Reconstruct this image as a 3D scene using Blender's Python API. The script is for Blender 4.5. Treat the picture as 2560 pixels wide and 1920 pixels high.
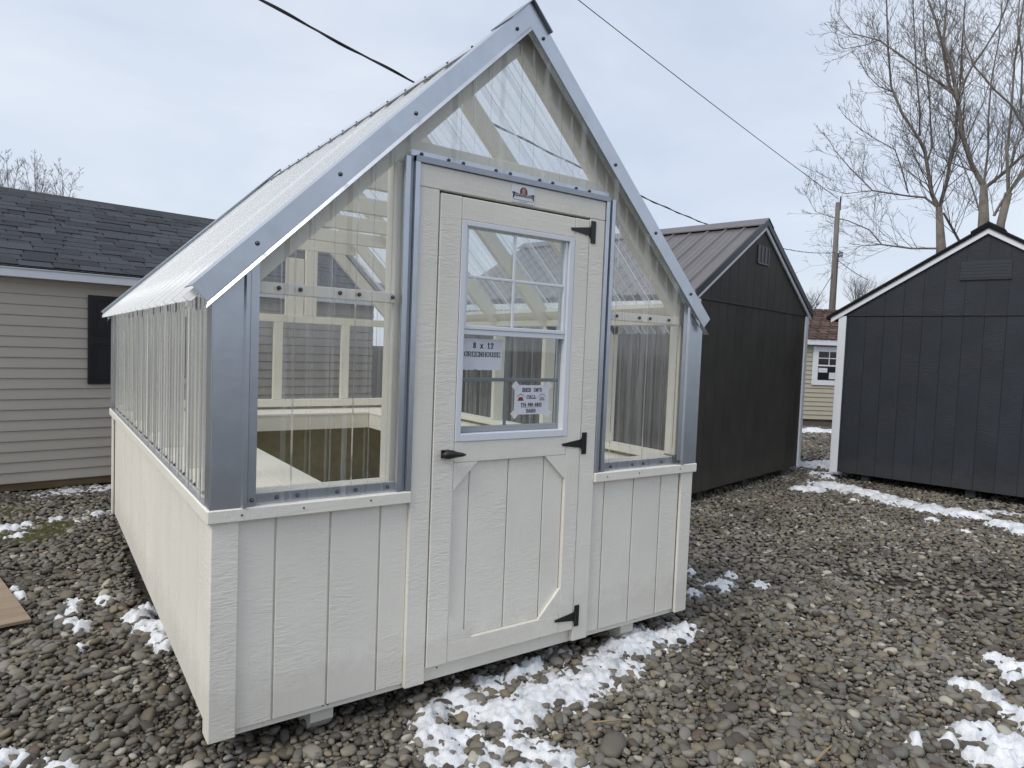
import bpy, math, random
import numpy as np
from mathutils import Vector, Matrix, Euler, noise as mnoise

# ------------------------------------------------------------------ scene, camera, light
for o in list(bpy.data.objects):
    bpy.data.objects.remove(o)
scn = bpy.context.scene
COL = scn.collection
RAD = math.radians

cam_data = bpy.data.cameras.new('camera')
cam = bpy.data.objects.new('camera', cam_data)
COL.objects.link(cam)
CAM_LOC = Vector((-0.4988, -2.4462, 1.5067))
CAM_ROT = Euler((RAD(87.035), RAD(-2.2112), RAD(-35.0678)), 'XYZ')
cam.location = CAM_LOC
cam.rotation_euler = CAM_ROT
cam_data.sensor_fit = 'HORIZONTAL'
cam_data.sensor_width = 36.0
cam_data.lens = 23.793
cam_data.clip_start = 0.05
cam_data.clip_end = 2000.0
scn.camera = cam

SUN_ELEV, SUN_AZ = 48.0, -99.0      # azimuth from +y towards +x (degrees): veiled sun on the left
world = bpy.data.worlds.new('World')
scn.world = world
world.use_nodes = True
wn = world.node_tree.nodes
wl = world.node_tree.links
for n in list(wn):
    wn.remove(n)
w_out = wn.new('ShaderNodeOutputWorld')
w_bg = wn.new('ShaderNodeBackground')
w_bg.inputs['Strength'].default_value = 0.12
w_sky = wn.new('ShaderNodeTexSky')
w_sky.sky_type = 'NISHITA'
w_sky.sun_disc = False
w_sky.sun_elevation = RAD(SUN_ELEV)
w_sky.sun_rotation = RAD(SUN_AZ)
w_sky.air_density = 1.0
w_sky.dust_density = 3.0
w_tc = wn.new('ShaderNodeTexCoord')
w_map = wn.new('ShaderNodeMapping')
w_map.inputs['Scale'].default_value = (1.0, 1.0, 2.6)
w_n1 = wn.new('ShaderNodeTexNoise')
w_n1.inputs['Scale'].default_value = 2.2
w_n1.inputs['Detail'].default_value = 7.0
w_n1.inputs['Roughness'].default_value = 0.52
w_n1.inputs['Distortion'].default_value = 0.35
w_ramp = wn.new('ShaderNodeValToRGB')           # cloud brightness
w_ramp.color_ramp.elements[0].position = 0.30
w_ramp.color_ramp.elements[0].color = (4.5, 5.1, 6.15, 1)
w_ramp.color_ramp.elements[1].position = 0.72
w_ramp.color_ramp.elements[1].color = (6.3, 6.65, 7.2, 1)
w_mix = wn.new('ShaderNodeMix')
w_mix.data_type = 'RGBA'
w_mix.inputs[0].default_value = 0.80
wl.new(w_tc.outputs['Generated'], w_map.inputs['Vector'])
wl.new(w_map.outputs['Vector'], w_n1.inputs['Vector'])
wl.new(w_n1.outputs['Fac'], w_ramp.inputs['Fac'])
wl.new(w_sky.outputs['Color'], w_mix.inputs[6])
wl.new(w_ramp.outputs['Color'], w_mix.inputs[7])
wl.new(w_mix.outputs[2], w_bg.inputs['Color'])
wl.new(w_bg.outputs['Background'], w_out.inputs['Surface'])

sun_data = bpy.data.lights.new('sun', 'SUN')
sun_data.energy = 1.5
sun_data.angle = RAD(28.0)
sun_data.color = (1.0, 0.95, 0.86)
sun = bpy.data.objects.new('sun', sun_data)
COL.objects.link(sun)
_az = RAD(SUN_AZ)
_sd = Vector((math.sin(_az) * math.cos(RAD(SUN_ELEV)), math.cos(_az) * math.cos(RAD(SUN_ELEV)), math.sin(RAD(SUN_ELEV))))
sun.rotation_euler = _sd.to_track_quat('Z', 'Y').to_euler()
sun.location = (-8, 2, 12)

vs = scn.view_settings
vs.view_transform = 'Standard'
vs.look = 'None'
vs.exposure = 0.3
vs.gamma = 1.0
vs.use_curve_mapping = False
scn.render.resolution_x = 1024
scn.render.resolution_y = 768
try:
    scn.cycles.transparent_max_bounces = 20
    scn.cycles.max_bounces = 6
except Exception:
    pass

CR = CAM_ROT.to_matrix()
FPX = 1691.97
def at(u, v, dist):
    """world point on the sight line of photo pixel (u, v) at horizontal distance dist"""
    d = CR @ Vector(((u - 1280) / FPX, -(v - 960) / FPX, -1.0))
    return CAM_LOC + d * (dist / math.hypot(d.x, d.y))

# ------------------------------------------------------------------ materials
def new_mat(name):
    m = bpy.data.materials.new(name)
    m.use_nodes = True
    nt = m.node_tree
    for n in list(nt.nodes):
        nt.nodes.remove(n)
    out = nt.nodes.new('ShaderNodeOutputMaterial')
    b = nt.nodes.new('ShaderNodeBsdfPrincipled')
    nt.links.new(b.outputs[0], out.inputs['Surface'])
    return m, nt, b, out

def tex(nt, kind='Noise', scale=5.0, detail=4.0, rough=0.5, vec=None, map_scale=(1, 1, 1), coord='Object', distortion=0.0, jitter=True):
    tc = nt.nodes.new('ShaderNodeTexCoord')
    mp = nt.nodes.new('ShaderNodeMapping')
    mp.inputs['Scale'].default_value = map_scale
    nt.links.new(tc.outputs[coord], mp.inputs['Vector'])
    if jitter:
        oi = nt.nodes.new('ShaderNodeObjectInfo')
        ml = nt.nodes.new('ShaderNodeMath')
        ml.operation = 'MULTIPLY'
        ml.inputs[1].default_value = 37.0
        nt.links.new(oi.outputs['Random'], ml.inputs[0])
        nt.links.new(ml.outputs[0], mp.inputs['Location'])
    n = nt.nodes.new('ShaderNodeTex' + kind)
    n.inputs['Scale'].default_value = scale
    if kind == 'Noise':
        n.inputs['Detail'].default_value = detail
        n.inputs['Roughness'].default_value = rough
        n.inputs['Distortion'].default_value = distortion
    nt.links.new(mp.outputs['Vector'], n.inputs['Vector'])
    return n

def ramp(nt, src, stops):
    r = nt.nodes.new('ShaderNodeValToRGB')
    e = r.color_ramp.elements
    while len(e) < len(stops):
        e.new(0.5)
    for i, (p, c) in enumerate(stops):
        e[i].position = p
        e[i].color = (c[0], c[1], c[2], 1) if len(c) == 3 else c
    nt.links.new(src, r.inputs['Fac'])
    return r

def bump(nt, b, height, strength, dist=0.01, prev=None):
    bn = nt.nodes.new('ShaderNodeBump')
    bn.inputs['Strength'].default_value = strength
    bn.inputs['Distance'].default_value = dist
    nt.links.new(height, bn.inputs['Height'])
    if prev is not None:
        nt.links.new(prev.outputs[0], bn.inputs['Normal'])
    nt.links.new(bn.outputs[0], b.inputs['Normal'])
    return bn

def math_node(nt, op, a, b=None):
    n = nt.nodes.new('ShaderNodeMath')
    n.operation = op
    for i, x in enumerate((a, b)):
        if x is None:
            continue
        if isinstance(x, (int, float)):
            n.inputs[i].default_value = x
        else:
            nt.links.new(x, n.inputs[i])
    return n.outputs[0]

def paint(name, base, grain='v', strength=0.55, rough=0.5, var=0.05, dirt=0.0, splash=0.0):
    """paint over embossed wood-grain boards"""
    m, nt, b, out = new_mat(name)
    if grain == 'v':
        ms1, ms2 = (48, 48, 3.5), (16, 16, 62)
    elif grain == 'x':
        ms1, ms2 = (5, 55, 60), (60, 40, 16)
    else:
        ms1, ms2 = (60, 5, 60), (40, 60, 16)
    g1 = tex(nt, 'Noise', 1.0, 5.0, 0.6, map_scale=ms1, distortion=0.8)
    g2 = tex(nt, 'Noise', 1.0, 3.0, 0.55, map_scale=ms2, distortion=1.2)
    msk = tex(nt, 'Noise', 3.2, 2.0, 0.5)
    mk = ramp(nt, msk.outputs['Fac'], [(0.38, (0.1, 0.1, 0.1)), (0.62, (1, 1, 1))])
    h = math_node(nt, 'MULTIPLY', g2.outputs['Fac'], mk.outputs['Color'])
    h = math_node(nt, 'ADD', math_node(nt, 'MULTIPLY', h, 1.3), math_node(nt, 'MULTIPLY', g1.outputs['Fac'], 0.55))
    bump(nt, b, h, strength, 0.006)
    big = tex(nt, 'Noise', 1.7, 5.0, 0.6)
    lo = tuple(c * (1 - var) for c in base)
    hi = tuple(min(1, c * (1 + var)) for c in base)
    cr = ramp(nt, big.outputs['Fac'], [(0.3, lo), (0.7, hi)])
    last = cr.outputs['Color']
    if dirt > 0:
        dn = tex(nt, 'Noise', 9.0, 6.0, 0.7)
        dr = ramp(nt, dn.outputs['Fac'], [(0.60, (0, 0, 0)), (0.80, (dirt, dirt, dirt))])
        mx = nt.nodes.new('ShaderNodeMix')
        mx.data_type = 'RGBA'
        nt.links.new(dr.outputs['Color'], mx.inputs[0])
        nt.links.new(last, mx.inputs[6])
        mx.inputs[7].default_value = (base[0] * 0.55, base[1] * 0.5, base[2] * 0.42, 1)
        last = mx.outputs[2]
    if splash > 0:                              # dried rain splash along the foot
        tcs = nt.nodes.new('ShaderNodeTexCoord')
        sp = nt.nodes.new('ShaderNodeSeparateXYZ')
        nt.links.new(tcs.outputs['Object'], sp.inputs[0])
        sn = tex(nt, 'Noise', 14.0, 6.0, 0.7, jitter=False)
        zz = math_node(nt, 'ADD', sp.outputs['Z'], math_node(nt, 'MULTIPLY', sn.outputs['Fac'], -0.42))
        sr = ramp(nt, zz, [(0.0, (splash,) * 3), (0.13, (0, 0, 0))])
        mx = nt.nodes.new('ShaderNodeMix')
        mx.data_type = 'RGBA'
        nt.links.new(sr.outputs['Color'], mx.inputs[0])
        nt.links.new(last, mx.inputs[6])
        mx.inputs[7].default_value = (0.20, 0.175, 0.14, 1)
        last = mx.outputs[2]
    nt.links.new(last, b.inputs['Base Color'])
    b.inputs['Roughness'].default_value = rough
    b.inputs['Specular IOR Level'].default_value = 0.35
    return m

def plain(name, base, rough=0.5, metallic=0.0, spec=0.5, var=0.06, nscale=6.0, bump_s=0.0, bscale=40.0, map_scale=(1, 1, 1), objvar=0.0):
    m, nt, b, out = new_mat(name)
    n = tex(nt, 'Noise', nscale, 5.0, 0.6, map_scale=map_scale)
    cr = ramp(nt, n.outputs['Fac'], [(0.3, tuple(c * (1 - var) for c in base)), (0.7, tuple(min(1.0, c * (1 + var)) for c in base))])
    last = cr.outputs['Color']
    if objvar > 0:
        oi = nt.nodes.new('ShaderNodeObjectInfo')
        mr = nt.nodes.new('ShaderNodeMapRange')
        mr.inputs['To Min'].default_value = 1 - objvar
        mr.inputs['To Max'].default_value = 1 + objvar
        nt.links.new(oi.outputs['Random'], mr.inputs['Value'])
        mx = nt.nodes.new('ShaderNodeMix')
        mx.data_type = 'RGBA'
        mx.blend_type = 'MULTIPLY'
        mx.inputs[0].default_value = 1.0
        nt.links.new(last, mx.inputs[6])
        nt.links.new(mr.outputs[0], mx.inputs[7])
        last = mx.outputs[2]
    nt.links.new(last, b.inputs['Base Color'])
    b.inputs['Roughness'].default_value = rough
    b.inputs['Metallic'].default_value = metallic
    b.inputs['Specular IOR Level'].default_value = spec
    if bump_s > 0:
        bn = tex(nt, 'Noise', bscale, 4.0, 0.6, map_scale=map_scale)
        bump(nt, b, bn.outputs['Fac'], bump_s, 0.01)
    return m

def clear_sheet(name, ior=1.5, haze=0.06, rough=0.08, tint=(0.95, 0.955, 0.95), streak=True, smap=(26, 26, 2.2), lo=0.4, hi=2.6):
    """thin clear plastic or glass: see-through with a mirror share that grows towards grazing, a little surface haze"""
    m, nt, b, out = new_mat(name)
    nt.nodes.remove(b)
    tr = nt.nodes.new('ShaderNodeBsdfTransparent')
    tr.inputs['Color'].default_value = (*tint, 1)
    gl = nt.nodes.new('ShaderNodeBsdfGlossy')
    gl.inputs['Roughness'].default_value = rough
    df = nt.nodes.new('ShaderNodeBsdfDiffuse')
    df.inputs['Color'].default_value = (0.90, 0.93, 0.97, 1)
    tl = nt.nodes.new('ShaderNodeBsdfTranslucent')
    tl.inputs['Color'].default_value = (0.90, 0.93, 0.97, 1)
    hz = nt.nodes.new('ShaderNodeMixShader')
    hz.inputs[0].default_value = 0.4
    nt.links.new(df.outputs[0], hz.inputs[1])
    nt.links.new(tl.outputs[0], hz.inputs[2])
    body = nt.nodes.new('ShaderNodeMixShader')
    body.inputs[0].default_value = haze
    hz_val = None
    if streak:
        sn = tex(nt, 'Noise', 1.0, 5.0, 0.65, map_scale=smap, jitter=True)
        sr = ramp(nt, sn.outputs['Fac'], [(0.35, (haze * lo,) * 3), (0.58, (haze,) * 3), (0.75, (min(0.75, haze * hi),) * 3)])
        hz_val = sr.outputs['Color']
    # the slanted sheet is crossed on a longer path, so it scatters more: 1 - (1 - haze) ^ (1 / cos)
    g2 = nt.nodes.new('ShaderNodeNewGeometry')
    dt = nt.nodes.new('ShaderNodeVectorMath')
    dt.operation = 'DOT_PRODUCT'
    nt.links.new(g2.outputs['Normal'], dt.inputs[0])
    nt.links.new(g2.outputs['Incoming'], dt.inputs[1])
    cs = math_node(nt, 'MAXIMUM', math_node(nt, 'ABSOLUTE', dt.outputs['Value']), 0.1)
    base_t = math_node(nt, 'SUBTRACT', 1.0, hz_val if hz_val is not None else haze)
    pw = math_node(nt, 'POWER', base_t, math_node(nt, 'DIVIDE', 1.0, cs))
    nt.links.new(math_node(nt, 'SUBTRACT', 1.0, pw), body.inputs[0])
    nt.links.new(tr.outputs[0], body.inputs[1])
    nt.links.new(hz.outputs[0], body.inputs[2])
    fr = nt.nodes.new('ShaderNodeFresnel')
    fr.inputs['IOR'].default_value = ior
    geo = nt.nodes.new('ShaderNodeNewGeometry')     # a thin sheet mirrors alike from both sides
    iv = nt.nodes.new('ShaderNodeMapRange')
    iv.inputs['To Min'].default_value = ior
    iv.inputs['To Max'].default_value = 1.0 / ior
    nt.links.new(geo.outputs['Backfacing'], iv.inputs['Value'])
    nt.links.new(iv.outputs[0], fr.inputs['IOR'])
    f2 = math_node(nt, 'MULTIPLY', fr.outputs[0], 1.7)
    f2 = math_node(nt, 'MINIMUM', f2, 1.0)
    mx = nt.nodes.new('ShaderNodeMixShader')
    nt.links.new(f2, mx.inputs[0])
    nt.links.new(body.outputs[0], mx.inputs[1])
    nt.links.new(gl.outputs[0], mx.inputs[2])
    nt.links.new(mx.outputs[0], out.inputs['Surface'])
    return m

CREAM = (0.785, 0.757, 0.682)
M = {}
M['paint_v'] = paint('cream_paint_upright_grain', CREAM, 'v', 0.42, 0.55, 0.05, dirt=0.10, splash=0.16)
M['paint_x'] = paint('cream_paint_level_grain', CREAM, 'x', 0.4, 0.55, 0.05, dirt=0.25, splash=0.16)
M['paint_y'] = paint('cream_paint_side_grain', CREAM, 'y', 0.4, 0.55, 0.035)
M['frame_wood'] = paint('cream_painted_framing', (0.85, 0.815, 0.71), 'v', 0.2, 0.55, 0.05)
M['bench'] = paint('cream_painted_bench', (0.85, 0.82, 0.73), 'y', 0.2, 0.5, 0.05)
M['lining'] = plain('tan_sheathing', (0.47, 0.425, 0.275), 0.8, var=0.15, nscale=14, bump_s=0.15, bscale=60)
M['metal'] = plain('galvanised_trim', (0.53, 0.565, 0.615), 0.33, 0.88, 0.5, var=0.07, nscale=9, bump_s=0.12, bscale=5)
M['metal_dark'] = plain('galvanised_trim_dark', (0.36, 0.385, 0.425), 0.45, 0.7, 0.5, var=0.06, nscale=30)  # darker trim metal: shade of door channel groove and underside painted in
M['cap'] = plain('skylit_ridge_metal', (0.66, 0.69, 0.73), 0.35, 0.8, 0.5, var=0.04)  # lighter copy of the trim metal, sky reflection painted into its colour
M['poly'] = clear_sheet('clear_corrugated_plastic', 1.5, 0.026, 0.08)
M['poly_roof'] = clear_sheet('clear_roof_plastic', 1.5, 0.13, 0.30, streak=True, smap=(0.9, 17, 0.9), lo=0.3, hi=3.0)  # haze streaks down the slope also paint the ribs' reflected light lines
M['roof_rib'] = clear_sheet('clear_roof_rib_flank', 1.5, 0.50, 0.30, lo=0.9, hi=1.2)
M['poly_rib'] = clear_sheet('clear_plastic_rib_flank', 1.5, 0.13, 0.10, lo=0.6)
M['poly_side'] = clear_sheet('clear_wall_plastic', 1.5, 0.10, 0.12)
M['glass'] = clear_sheet('window_glass', 1.45, 0.012, 0.02, tint=(0.93, 0.95, 0.95), streak=False)
M['screw'] = plain('dark_screw_heads', (0.10, 0.105, 0.11), 0.45, 0.6)
M['washer'] = plain('grey_washer', (0.35, 0.37, 0.40), 0.5, 0.5)
M['black'] = plain('black_hardware', (0.012, 0.012, 0.012), 0.42, 0.0, 0.5, var=0.2, bump_s=0.1)
M['vinyl'] = plain('white_vinyl', (0.72, 0.75, 0.80), 0.35, var=0.02)
M['vinyl_shaded'] = plain('shaded_vinyl', (0.30, 0.32, 0.34), 0.5, var=0.03)  # white vinyl greyed: shade behind screen and glass is put into the colour
M['paper'] = plain('white_paper', (0.64, 0.65, 0.71), 0.8, var=0.03, nscale=25)
M['tape'] = plain('masking_tape', (0.66, 0.66, 0.66), 0.6, var=0.03)
M['ink'] = plain('black_ink', (0.012, 0.012, 0.018), 0.7)
M['ink_grey'] = plain('grey_ink', (0.30, 0.31, 0.33), 0.7)
M['ink_red'] = plain('red_ink', (0.22, 0.035, 0.03), 0.7, var=0.25, nscale=80)
M['plate'] = plain('white_plate', (0.72, 0.74, 0.78), 0.35, var=0.02)
M['raw_wood'] = plain('weathered_timber', (0.22, 0.155, 0.085), 0.8, var=0.25, nscale=3, bump_s=0.2, map_scale=(0.6, 4, 10))
M['house_siding'] = plain('taupe_vinyl_siding', (0.44, 0.40, 0.345), 0.5, var=0.02, bump_s=0.05, bscale=90)
M['white_trim'] = plain('white_trim_paint', (0.72, 0.75, 0.79), 0.45, var=0.03)
M['shutter'] = plain('black_shutter', (0.006, 0.007, 0.011), 0.4, var=0.1, bump_s=0.05)
M['shingle_dark'] = plain('charcoal_shingle', (0.036, 0.041, 0.051), 0.9, var=0.35, nscale=70, bump_s=0.5, bscale=260, objvar=0.38)
M['shingle_cap'] = plain('charcoal_shingle_cap', (0.040, 0.042, 0.043), 0.9, var=0.3, nscale=50, bump_s=0.5, bscale=200)
M['shingle_red'] = plain('red_brown_shingle', (0.078, 0.046, 0.037), 0.9, var=0.35, nscale=9, bump_s=0.4, bscale=90, objvar=0.35)
M['brown_paint'] = paint('dark_umber_siding', (0.040, 0.0365, 0.030), 'v', 0.5, 0.6, 0.25, splash=0.07)
M['brown_metal'] = plain('bronze_metal_roof', (0.16, 0.145, 0.15), 0.38, 0.35, 0.5, var=0.08)
M['brown_trim'] = plain('dark_metal_trim', (0.045, 0.047, 0.05), 0.4, 0.3, 0.5)
M['navy_paint'] = paint('navy_black_siding', (0.0215, 0.0262, 0.035), 'v', 0.5, 0.55, 0.2, splash=0.07)
M['navy_trim'] = plain('navy_black_trim', (0.021, 0.026, 0.036), 0.5, var=0.1)
M['black_roof'] = plain('black_roof_edge', (0.010, 0.011, 0.012), 0.8, var=0.3, nscale=40, bump_s=0.4, bscale=150)
M['tan_siding'] = plain('tan_vinyl_siding', (0.42, 0.385, 0.30), 0.5, var=0.03)
M['dark_pane'] = plain('dark_window_pane', (0.010, 0.011, 0.013), 0.08, 0.0, 0.6)
M['pole_wood'] = plain('grey_pole_wood', (0.15, 0.135, 0.125), 0.85, var=0.3, nscale=3, map_scale=(8, 8, 0.6), bump_s=0.3)
M['cable'] = plain('black_cable', (0.02, 0.02, 0.024), 0.6)
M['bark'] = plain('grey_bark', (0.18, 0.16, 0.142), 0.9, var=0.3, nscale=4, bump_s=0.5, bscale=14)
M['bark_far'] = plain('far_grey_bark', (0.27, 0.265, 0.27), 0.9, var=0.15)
M['plywood'] = plain('weathered_plywood', (0.27, 0.205, 0.145), 0.8, var=0.18, nscale=3.5, map_scale=(1, 5, 1), bump_s=0.1)
M['twig'] = plain('dry_twig', (0.28, 0.20, 0.11), 0.8, var=0.2)
M['skid'] = paint('cream_painted_skid', (0.52, 0.50, 0.44), 'x', 0.2, 0.6, 0.08, dirt=0.4)
M['moss'] = plain('moss', (0.060, 0.058, 0.014), 0.95, var=0.5, nscale=40, bump_s=0.8, bscale=120)

def stone_material():
    m, nt, b, out = new_mat('river_stone')
    oi = nt.nodes.new('ShaderNodeObjectInfo')
    cr = ramp(nt, oi.outputs['Random'], [
        (0.0, (0.125, 0.115, 0.098)), (0.14, (0.185, 0.17, 0.142)), (0.28, (0.145, 0.14, 0.132)), (0.40, (0.155, 0.136, 0.102)),
        (0.54, (0.225, 0.208, 0.178)), (0.64, (0.085, 0.073, 0.062)), (0.76, (0.185, 0.178, 0.165)), (0.86, (0.205, 0.176, 0.124)),
        (0.92, (0.12, 0.086, 0.072)), (0.95, (0.40, 0.375, 0.325))])
    cr.color_ramp.interpolation = 'CONSTANT'
    n = tex(nt, 'Noise', 45, 5, 0.65)
    v = ramp(nt, n.outputs['Fac'], [(0.3, (0.62, 0.62, 0.62)), (0.7, (1.22, 1.22, 1.20))])
    mx = nt.nodes.new('ShaderNodeMix')
    mx.data_type = 'RGBA'
    mx.blend_type = 'MULTIPLY'
    mx.inputs[0].default_value = 1.0
    nt.links.new(cr.outputs['Color'], mx.inputs[6])
    nt.links.new(v.outputs['Color'], mx.inputs[7])
    gp = nt.nodes.new('ShaderNodeNewGeometry')  # damp patches on the yard
    dn = nt.nodes.new('ShaderNodeTexNoise')
    dn.inputs['Scale'].default_value = 0.9
    dn.inputs['Detail'].default_value = 5.0
    dn.inputs['Roughness'].default_value = 0.6
    nt.links.new(gp.outputs['Position'], dn.inputs['Vector'])
    dr = ramp(nt, dn.outputs['Fac'], [(0.36, (0.62, 0.605, 0.585)), (0.54, (1.10, 1.085, 1.065))])
    m2 = nt.nodes.new('ShaderNodeMix')
    m2.data_type = 'RGBA'
    m2.blend_type = 'MULTIPLY'
    m2.inputs[0].default_value = 1.0
    nt.links.new(mx.outputs[2], m2.inputs[6])
    nt.links.new(dr.outputs['Color'], m2.inputs[7])
    nt.links.new(m2.outputs[2], b.inputs['Base Color'])
    b.inputs['Roughness'].default_value = 0.55
    b.inputs['Specular IOR Level'].default_value = 0.35
    f = tex(nt, 'Noise', 160, 3, 0.6)
    bump(nt, b, f.outputs['Fac'], 0.25, 0.004)
    return m
M['stone'] = stone_material()

def ground_material():
    m, nt, b, out = new_mat('dark_soil_and_fines')
    v = tex(nt, 'Voronoi', 26, jitter=False)
    n = tex(nt, 'Noise', 7, 6, 0.7, jitter=False)
    c1 = ramp(nt, v.outputs['Color'], [(0.1, (0.022, 0.018, 0.014)), (0.5, (0.055, 0.047, 0.038)), (0.9, (0.095, 0.085, 0.070))])
    c2 = ramp(nt, n.outputs['Fac'], [(0.35, (0.35, 0.33, 0.30)), (0.65, (1.0, 1.0, 1.0))])
    mx = nt.nodes.new('ShaderNodeMix')
    mx.data_type = 'RGBA'
    mx.blend_type = 'MULTIPLY'
    mx.inputs[0].default_value = 1.0
    nt.links.new(c1.outputs['Color'], mx.inputs[6])
    nt.links.new(c2.outputs['Color'], mx.inputs[7])
    nt.links.new(mx.outputs[2], b.inputs['Base Color'])
    b.inputs['Roughness'].default_value = 0.9
    d = math_node(nt, 'MULTIPLY', v.outputs['Distance'], -1.0)
    bump(nt, b, d, 0.8, 0.03)
    return m
M['ground'] = ground_material()

def snow_material():
    m, nt, b, out = new_mat('old_wet_snow')
    n = tex(nt, 'Noise', 9, 6, 0.65, jitter=False)
    cr = ramp(nt, n.outputs['Fac'], [(0.32, (0.38, 0.39, 0.41)), (0.47, (0.66, 0.685, 0.72)), (0.66, (0.80, 0.82, 0.85))])
    s = tex(nt, 'Noise', 70, 3, 0.6, jitter=False)
    sp = ramp(nt, s.outputs['Fac'], [(0.24, (0.30, 0.27, 0.23)), (0.33, (1, 1, 1))])
    mx = nt.nodes.new('ShaderNodeMix')
    mx.data_type = 'RGBA'
    mx.blend_type = 'MULTIPLY'
    mx.inputs[0].default_value = 1.0
    nt.links.new(cr.outputs['Color'], mx.inputs[6])
    nt.links.new(sp.outputs['Color'], mx.inputs[7])
    nt.links.new(mx.outputs[2], b.inputs['Base Color'])
    b.inputs['Roughness'].default_value = 0.45
    f = tex(nt, 'Noise', 120, 4, 0.6, jitter=False)
    bump(nt, b, f.outputs['Fac'], 0.5, 0.008)
    return m
M['snow'] = snow_material()

# ------------------------------------------------------------------ mesh helpers
class MB:
    """collects shapes for one mesh"""
    def __init__(self):
        self.v = []
        self.f = []
    def add(self, vs, fs):
        k = len(self.v)
        self.v.extend([tuple(x) for x in vs])
        self.f.extend([tuple(i + k for i in q) for q in fs])
        return self
    def box(self, x0, x1, y0, y1, z0, z1, c=0.0025, mat=None):
        """box with chamfered edges"""
        lo = (min(x0, x1), min(y0, y1), min(z0, z1))
        hi = (max(x0, x1), max(y0, y1), max(z0, z1))
        c = min(c, 0.3 * min(hi[i] - lo[i] for i in range(3)))
        vs, idx = [], {}
        for sx in (0, 1):
            for sy in (0, 1):
                for sz in (0, 1):
                    s = (sx, sy, sz)
                    for a in range(3):          # the vertex lying on the face normal to axis a
                        p = [0, 0, 0]
                        for k in range(3):
                            e = hi[k] if s[k] else lo[k]
                            p[k] = e if k == a else (e - c if s[k] else e + c)
                        idx[(s, a)] = len(vs)
                        vs.append(p)
        fs = []
        for a in range(3):
            b_, d_ = (a + 1) % 3, (a + 2) % 3
            for s in (0, 1):
                q = []
                for (i, j) in ((0, 0), (1, 0), (1, 1), (0, 1)):
                    t = [0, 0, 0]
                    t[a], t[b_], t[d_] = s, i, j
                    q.append(idx[(tuple(t), a)])
                fs.append(q if s else q[::-1])
            for i in (0, 1):                    # edges along axis a
                for j in (0, 1):
                    t0, t1 = [0, 0, 0], [0, 0, 0]
                    t0[b_], t0[d_], t1[b_], t1[d_] = i, j, i, j
                    t1[a] = 1
                    t0, t1 = tuple(t0), tuple(t1)
                    q = [idx[(t0, b_)], idx[(t0, d_)], idx[(t1, d_)], idx[(t1, b_)]]
                    fs.append(q if (i + j) % 2 else q[::-1])
        for sx in (0, 1):
            for sy in (0, 1):
                for sz in (0, 1):
                    s = (sx, sy, sz)
                    q = [idx[(s, 0)], idx[(s, 1)], idx[(s, 2)]]
                    fs.append(q if (sx + sy + sz) % 2 else q[::-1])
        if mat is not None:
            vs = [mat @ Vector(p) for p in vs]
        return self.add(vs, fs)
    def bar(self, p0, p1, w, h, up=(0, 0, 1), c=0.0025, offs=(0, 0)):
        """board from p0 to p1, w across, h along up"""
        p0, p1 = Vector(p0), Vector(p1)
        a = (p1 - p0)
        L = a.length
        a.normalize()
        s = a.cross(Vector(up)).normalized()
        u = s.cross(a).normalized()
        mt = Matrix(((a.x, s.x, u.x, p0.x), (a.y, s.y, u.y, p0.y), (a.z, s.z, u.z, p0.z), (0, 0, 0, 1)))
        return self.box(0, L, -w / 2 + offs[0], w / 2 + offs[0], -h / 2 + offs[1], h / 2 + offs[1], c, mt)
    def prism(self, poly, a, b, axis='y'):
        """polygon (list of 2D) extruded from a to b along axis; poly is (x,z) for y, (y,z) for x, (x,y) for z"""
        n = len(poly)
        def mk(p, t):
            return (p[0], t, p[1]) if axis == 'y' else ((t, p[0], p[1]) if axis == 'x' else (p[0], p[1], t))
        vs = [mk(p, a) for p in poly] + [mk(p, b) for p in poly]
        fs = [tuple(range(n))[::-1], tuple(range(n, 2 * n))]
        for i in range(n):
            j = (i + 1) % n
            fs.append((i, j, n + j, n + i))
        return self.add(vs, fs)
    def tube(self, pts, radii, n=6, cap=True):
        pts = [Vector(p) for p in pts]
        k = len(self.v)
        prev = None
        for i, p in enumerate(pts):
            d = (pts[min(i + 1, len(pts) - 1)] - pts[max(i - 1, 0)])
            if d.length < 1e-9:
                d = Vector((0, 0, 1))
            d.normalize()
            if prev is None:
                s = d.orthogonal().normalized()
            else:
                s = (prev - d * prev.dot(d))
                s = s.normalized() if s.length > 1e-6 else d.orthogonal().normalized()
            prev = s
            t = d.cross(s)
            r = radii[i] if isinstance(radii, (list, tuple)) else radii
            for q in range(n):
                a = 2 * math.pi * q / n
                self.v.append(tuple(p + (s * math.cos(a) + t * math.sin(a)) * r))
        for i in range(len(pts) - 1):
            for q in range(n):
                q2 = (q + 1) % n
                self.f.append((k + i * n + q, k + i * n + q2, k + (i + 1) * n + q2, k + (i + 1) * n + q))
        if cap:
            self.f.append(tuple(k + q for q in range(n))[::-1])
            self.f.append(tuple(k + (len(pts) - 1) * n + q for q in range(n)))
        return self
    def mesh(self, name, mat, smooth=False):
        me = bpy.data.meshes.new(name)
        me.from_pydata(self.v, [], self.f)
        if mat is not None:
            me.materials.append(mat)
        if smooth:
            me.polygons.foreach_set('use_smooth', [True] * len(me.polygons))
        me.update()
        return me
    def build(self, name, mat, parent=None, smooth=False):
        return link(name, self.mesh(name, mat, smooth), parent)

def link(name, me, parent=None, loc=None, rot=None, scale=None):
    o = bpy.data.objects.new(name, me)
    COL.objects.link(o)
    if parent is not None:
        o.parent = parent
    if loc is not None:
        o.location = loc
    if rot is not None:
        o.rotation_euler = rot
    if scale is not None:
        o.scale = scale
    return o

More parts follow.
